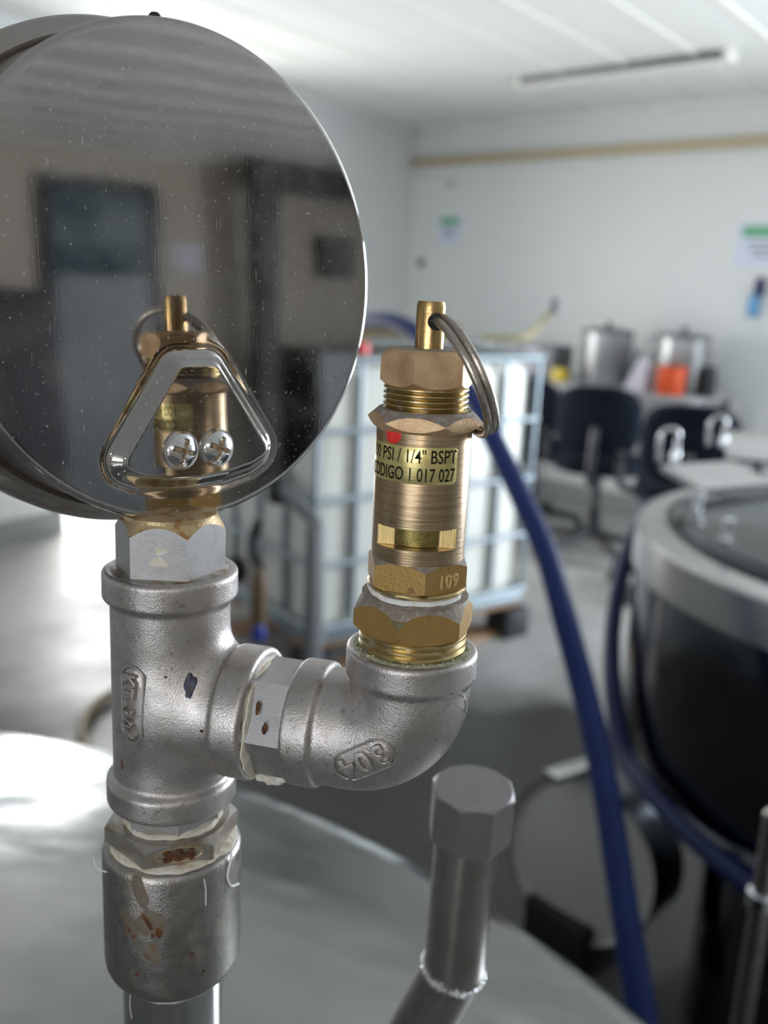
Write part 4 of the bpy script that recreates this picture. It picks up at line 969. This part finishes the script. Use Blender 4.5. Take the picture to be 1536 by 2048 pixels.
def pot(px, r, h, lab, off=0.0):
    c = on_bench(px, off); t = thing('steel_pot', lab, 'pot', p3(c, TZ))
    obj('pot_body', MB().lathe(p3(c, TZ), [(r * .96, 0), (r, .01), (r, h)], seg=48), 'pot', t)
    obj('pot_lid', MB().lathe(p3(c, TZ + h), [(r * 1.05, 0), (r * 1.05, .015), (r * .6, .03), (.003, .035)], seg=48), 'grey_metal', t)
    obj('lid_knob', MB().lathe(p3(c, TZ + h + .03), [(.012, 0), (.018, .02), (.014, .035), (.002, .038)], seg=20), 'black', t)
    for s_ in (-1, 1):
        k = c + WR * s_ * (r + .012); obj('pot_handle', MB().tube([p3(c + WR * s_ * r, TZ + h * .62), p3(k + WR * s_ * .02, TZ + h * .66), p3(k + WR * s_ * .02, TZ + h * .80), p3(c + WR * s_ * r, TZ + h * .84)], .008, 8), 'pot', t)
pot(1207, .150, .30, 'steel stock pot with grey lid at the middle of the bench')
pot(1358, .150, .30, 'steel stock pot with grey lid standing behind the orange tub', -.05)
c = on_bench(1342, .22); t = thing('orange_tub', 'bright orange plastic tub on the front of the bench', 'tub', p3(c, TZ))
obj('tub_body', MB().lathe(p3(c, TZ), [(.070, 0), (.076, .01), (.082, .15), (.076, .15), (.07, .02)], seg=40), 'orange', t)
obj('tub_rim', MB().lathe(p3(c, TZ + .143), [(.082, 0), (.087, .002), (.087, .012), (.080, .014)], seg=40, cap0=False, cap1=False), 'orange', t)
c = on_bench(1284, .22)
tag(obj('paper_packet', MB().add([p3(c + WR * -.09 + NB * .05, TZ), p3(c + WR * .04 + NB * .05, TZ), p3(c + WR * .04 - NB * .05, TZ), p3(c - WR * .09 - NB * .05, TZ), p3(c - WR * .02 + NB * .01, TZ + .20), p3(c + WR * .03 + NB * .01, TZ + .18), p3(c + WR * .03 - NB * .01, TZ + .18), p3(c - WR * .02 - NB * .01, TZ + .20)], [(0, 1, 5, 4), (1, 2, 6, 5), (2, 3, 7, 6), (3, 0, 4, 7), (4, 5, 6, 7), (3, 2, 1, 0)]), 'lilac', origin=p3(c, TZ)), 'pale crumpled paper packet left of the orange tub', 'packet')
c = on_bench(1088, .05); t = thing('storage_box', 'grey box with a pale paper on its front at the left end of the bench', 'box', p3(c, TZ))
obj('box_body', MB().box(p3(c, TZ + .10), (.26, .22, .20), rzr, .012), 'grey_metal', t)
obj('paper_front', MB().box(p3(c + NB * .113 - WR * .03, TZ + .11), (.12, .004, .16), rzr), 'lilac', t)
c = on_bench(1118, .24)
tag(obj('yellow_sponge', MB().box(p3(c, TZ + .04), (.09, .06, .08), rzr, .012), 'yellow', origin=p3(c, TZ)), 'yellow block beside the grey box on the bench', 'sponge')
c = on_bench(1412, .10)
tag(obj('dark_jar', MB().lathe(p3(c, TZ), [(.05, 0), (.055, .01), (.055, .13), (.045, .145), (.045, .17), (.002, .172)], seg=32), 'black', origin=p3(c, TZ)), 'dark jar at the right end of the bench', 'jar')
c = on_bench(1272, .02)
tag(obj('dark_bottle', MB().lathe(p3(c, TZ), [(.04, 0), (.045, .01), (.045, .12), (.02, .16), (.02, .2), (.002, .202)], seg=32), 'black', origin=p3(c, TZ)), 'small dark bottle between the two steel pots', 'bottle')

# chairs
def chair(x, y, rz, lab, zb=0.0):
    t = thing('office_chair', lab, 'chair', (x, y, 0), 'navy office chairs at the bench')
    c, s_ = math.cos(rz), math.sin(rz)
    def L(px, py, pz): return (x + px * c - py * s_, y + px * s_ + py * c, pz)
    def slab(w, h, d, o, up=True, m='navy', nm='part', curve=.04):
        R = []
        for (f_, dd) in ((.80, -d / 2), (.96, -d * .35), (1, 0), (.96, d * .35), (.80, d / 2)):
            ring = []
            for j in range(40):
                a = 2 * math.pi * j / 40; ca, sa = math.cos(a), math.sin(a); e = .62
                X = w / 2 * f_ * abs(ca) ** e * (1 if ca > 0 else -1); Y = h / 2 * f_ * abs(sa) ** e * (1 if sa > 0 else -1)
                ring.append(L(X, o[1] + dd + curve * (X / (w / 2)) ** 2, o[2] + Y) if up else L(X, o[1] + Y, o[2] + dd))
            R.append(ring)
        obj(nm, MB().rings(R), m, t, ang=50)
    slab(.43, .36, .08, (0, -.22, .73 + zb), True, nm='backrest', curve=.05)
    slab(.46, .44, .09, (0, .04, .48 + zb), False, nm='seat')
    obj('back_bar', MB().tube([L(0, -.02, .42 + zb), L(0, -.27, .43 + zb), L(0, -.29, .60 + zb), L(0, -.26, .70 + zb)], .022, 10), 'black', t)
    obj('gas_column', MB().lathe(L(0, .03, .10), [(.035, 0), (.035, .15), (.022, .16), (.022, .34 + zb)], seg=20), 'black', t)
    for s2 in (-1, 1): obj('armrest', MB().tube([L(s2 * .20, .05, .45 + zb), L(s2 * .29, .05, .48 + zb), L(s2 * .30, .05, .62 + zb), L(s2 * .30, -.12, .63 + zb)], .018, 10), 'black', t)
    for k in range(5):
        a = 2 * math.pi * k / 5 + .3; e = L(.30 * math.cos(a), .03 + .30 * math.sin(a), .075)
        lg = obj('base_arm', MB().tube([L(0, .03, .12), e], .022, 8, False, 1), 'black', t)
        obj('caster', MB().lathe((e[0] - .02, e[1], .03), [(.03, 0), (.03, .04)], (1, 0, 0), 16), 'black', lg)
def floor_at(px, y): v = ray(px, 900); s_ = y / v[1]; return v[0] * s_
chair(floor_at(1066, 5.55), 5.55, -.55, 'navy office chair behind the cage, mostly hidden, leftmost of three')
chair(floor_at(1200, 4.95), 4.95, -.35, 'navy office chair with a wide round back, middle of three', .03)
chair(floor_at(1378, 4.30), 4.30, -.30, 'navy office chair nearest the tank, right of three', .03)

# ================================================================== FAR SIDE OF THE ROOM, SEEN ONLY IN THE POLISHED STEEL
def on_right(s, off, z): q = B + WL * s + NR * off; return p3(q, z)
rz2 = rzl
dk = thing('dark_doorway', 'dark glazed door in the beige wall, seen only as a reflection', 'door', on_right(2.75, .0, 0))
for s_ in (2.38, 3.12): obj('frame_post', MB().box(on_right(s_, .02, 1.13), (.07, .06, 2.26), rz2), 'dark_post', dk)
obj('frame_head', MB().box(on_right(2.75, .02, 2.28), (.79, .06, .07), rz2), 'dark_post', dk)
obj('glass', MB().box(on_right(2.75, .02, 1.98), (.66, .02, .56), rz2), 'teal_dark', dk)
obj('lower_panel', MB().box(on_right(2.75, .02, .85), (.66, .03, 1.68), rz2), 'grey_metal', dk)
cl = thing('steel_column', 'charcoal steel column standing before the beige wall, seen only as a reflection', 'column', on_right(1.72, .30, 0))
obj('shaft', MB().box(on_right(1.72, .30, CEIL / 2), (.15, .15, CEIL), rz2), 'dark_post', cl)
tag(obj('ceiling_beam', MB().box(on_right(1.10, .30, 2.38), (1.05, .14, .16), rz2), 'dark_post', origin=on_right(1.10, .30, 2.3)), 'dark steel beam beside the column under the ceiling, seen only as a reflection', 'beam')
cb = thing('dark_cabinet', 'dark low cabinet right of the column, seen only as a reflection', 'cabinet', on_right(1.0, .35, 0))
obj('body', MB().box(on_right(1.0, .32, .62), (.95, .5, 1.24), rz2, .01), 'dark_post', cb)
for s_ in (.77, 1.23): obj('door', MB().box(on_right(s_, .585, .62), (.44, .02, 1.16), rz2, .004), 'grey_metal', cb)
lk = thing('dark_locker', 'dark low locker left of the door, seen only as a reflection', 'cabinet', on_right(3.75, .35, 0))
obj('body', MB().box(on_right(3.75, .30, .8), (1.1, .5, 1.6), rz2, .01), 'dark_post', lk)
tag(obj('wall_notice', MB().box(on_right(2.14, .01, 1.84), (.20, .01, .18), rz2), 'lilac', origin=on_right(2.14, .01, 1.75)), 'pale notice on the beige wall, seen only as a reflection', 'notice')
mo = thing('wall_monitor', 'dark flat monitor on the beige wall, seen only as a reflection', 'monitor', on_right(.98, .05, 1.7))
obj('screen_panel', MB().box(on_right(.98, .05, 1.90), (.30, .04, .30), rz2, .006), 'black', mo)
# unseen tank added beyond the right edge to keep daylight off the floor
blocker_tank = thing('steel_tank', 'plain steel tank added outside the frame beyond the right edge to block daylight', 'tank', (2.35, 2.20, 0))
obj('tank_shell', MB().lathe((2.35, 2.20, 0), [(.40, .25), (.60, .30), (.60, 1.02), (.58, 1.05), (.1, 1.09), (.002, 1.095)], seg=96), 'tank', blocker_tank)
for k in range(3):
    a = k * 2.094; obj('leg', MB().lathe((2.35 + .4 * math.cos(a), 2.20 + .4 * math.sin(a), 0), [(.04, 0), (.04, .28)], seg=20), 'tank', blocker_tank)
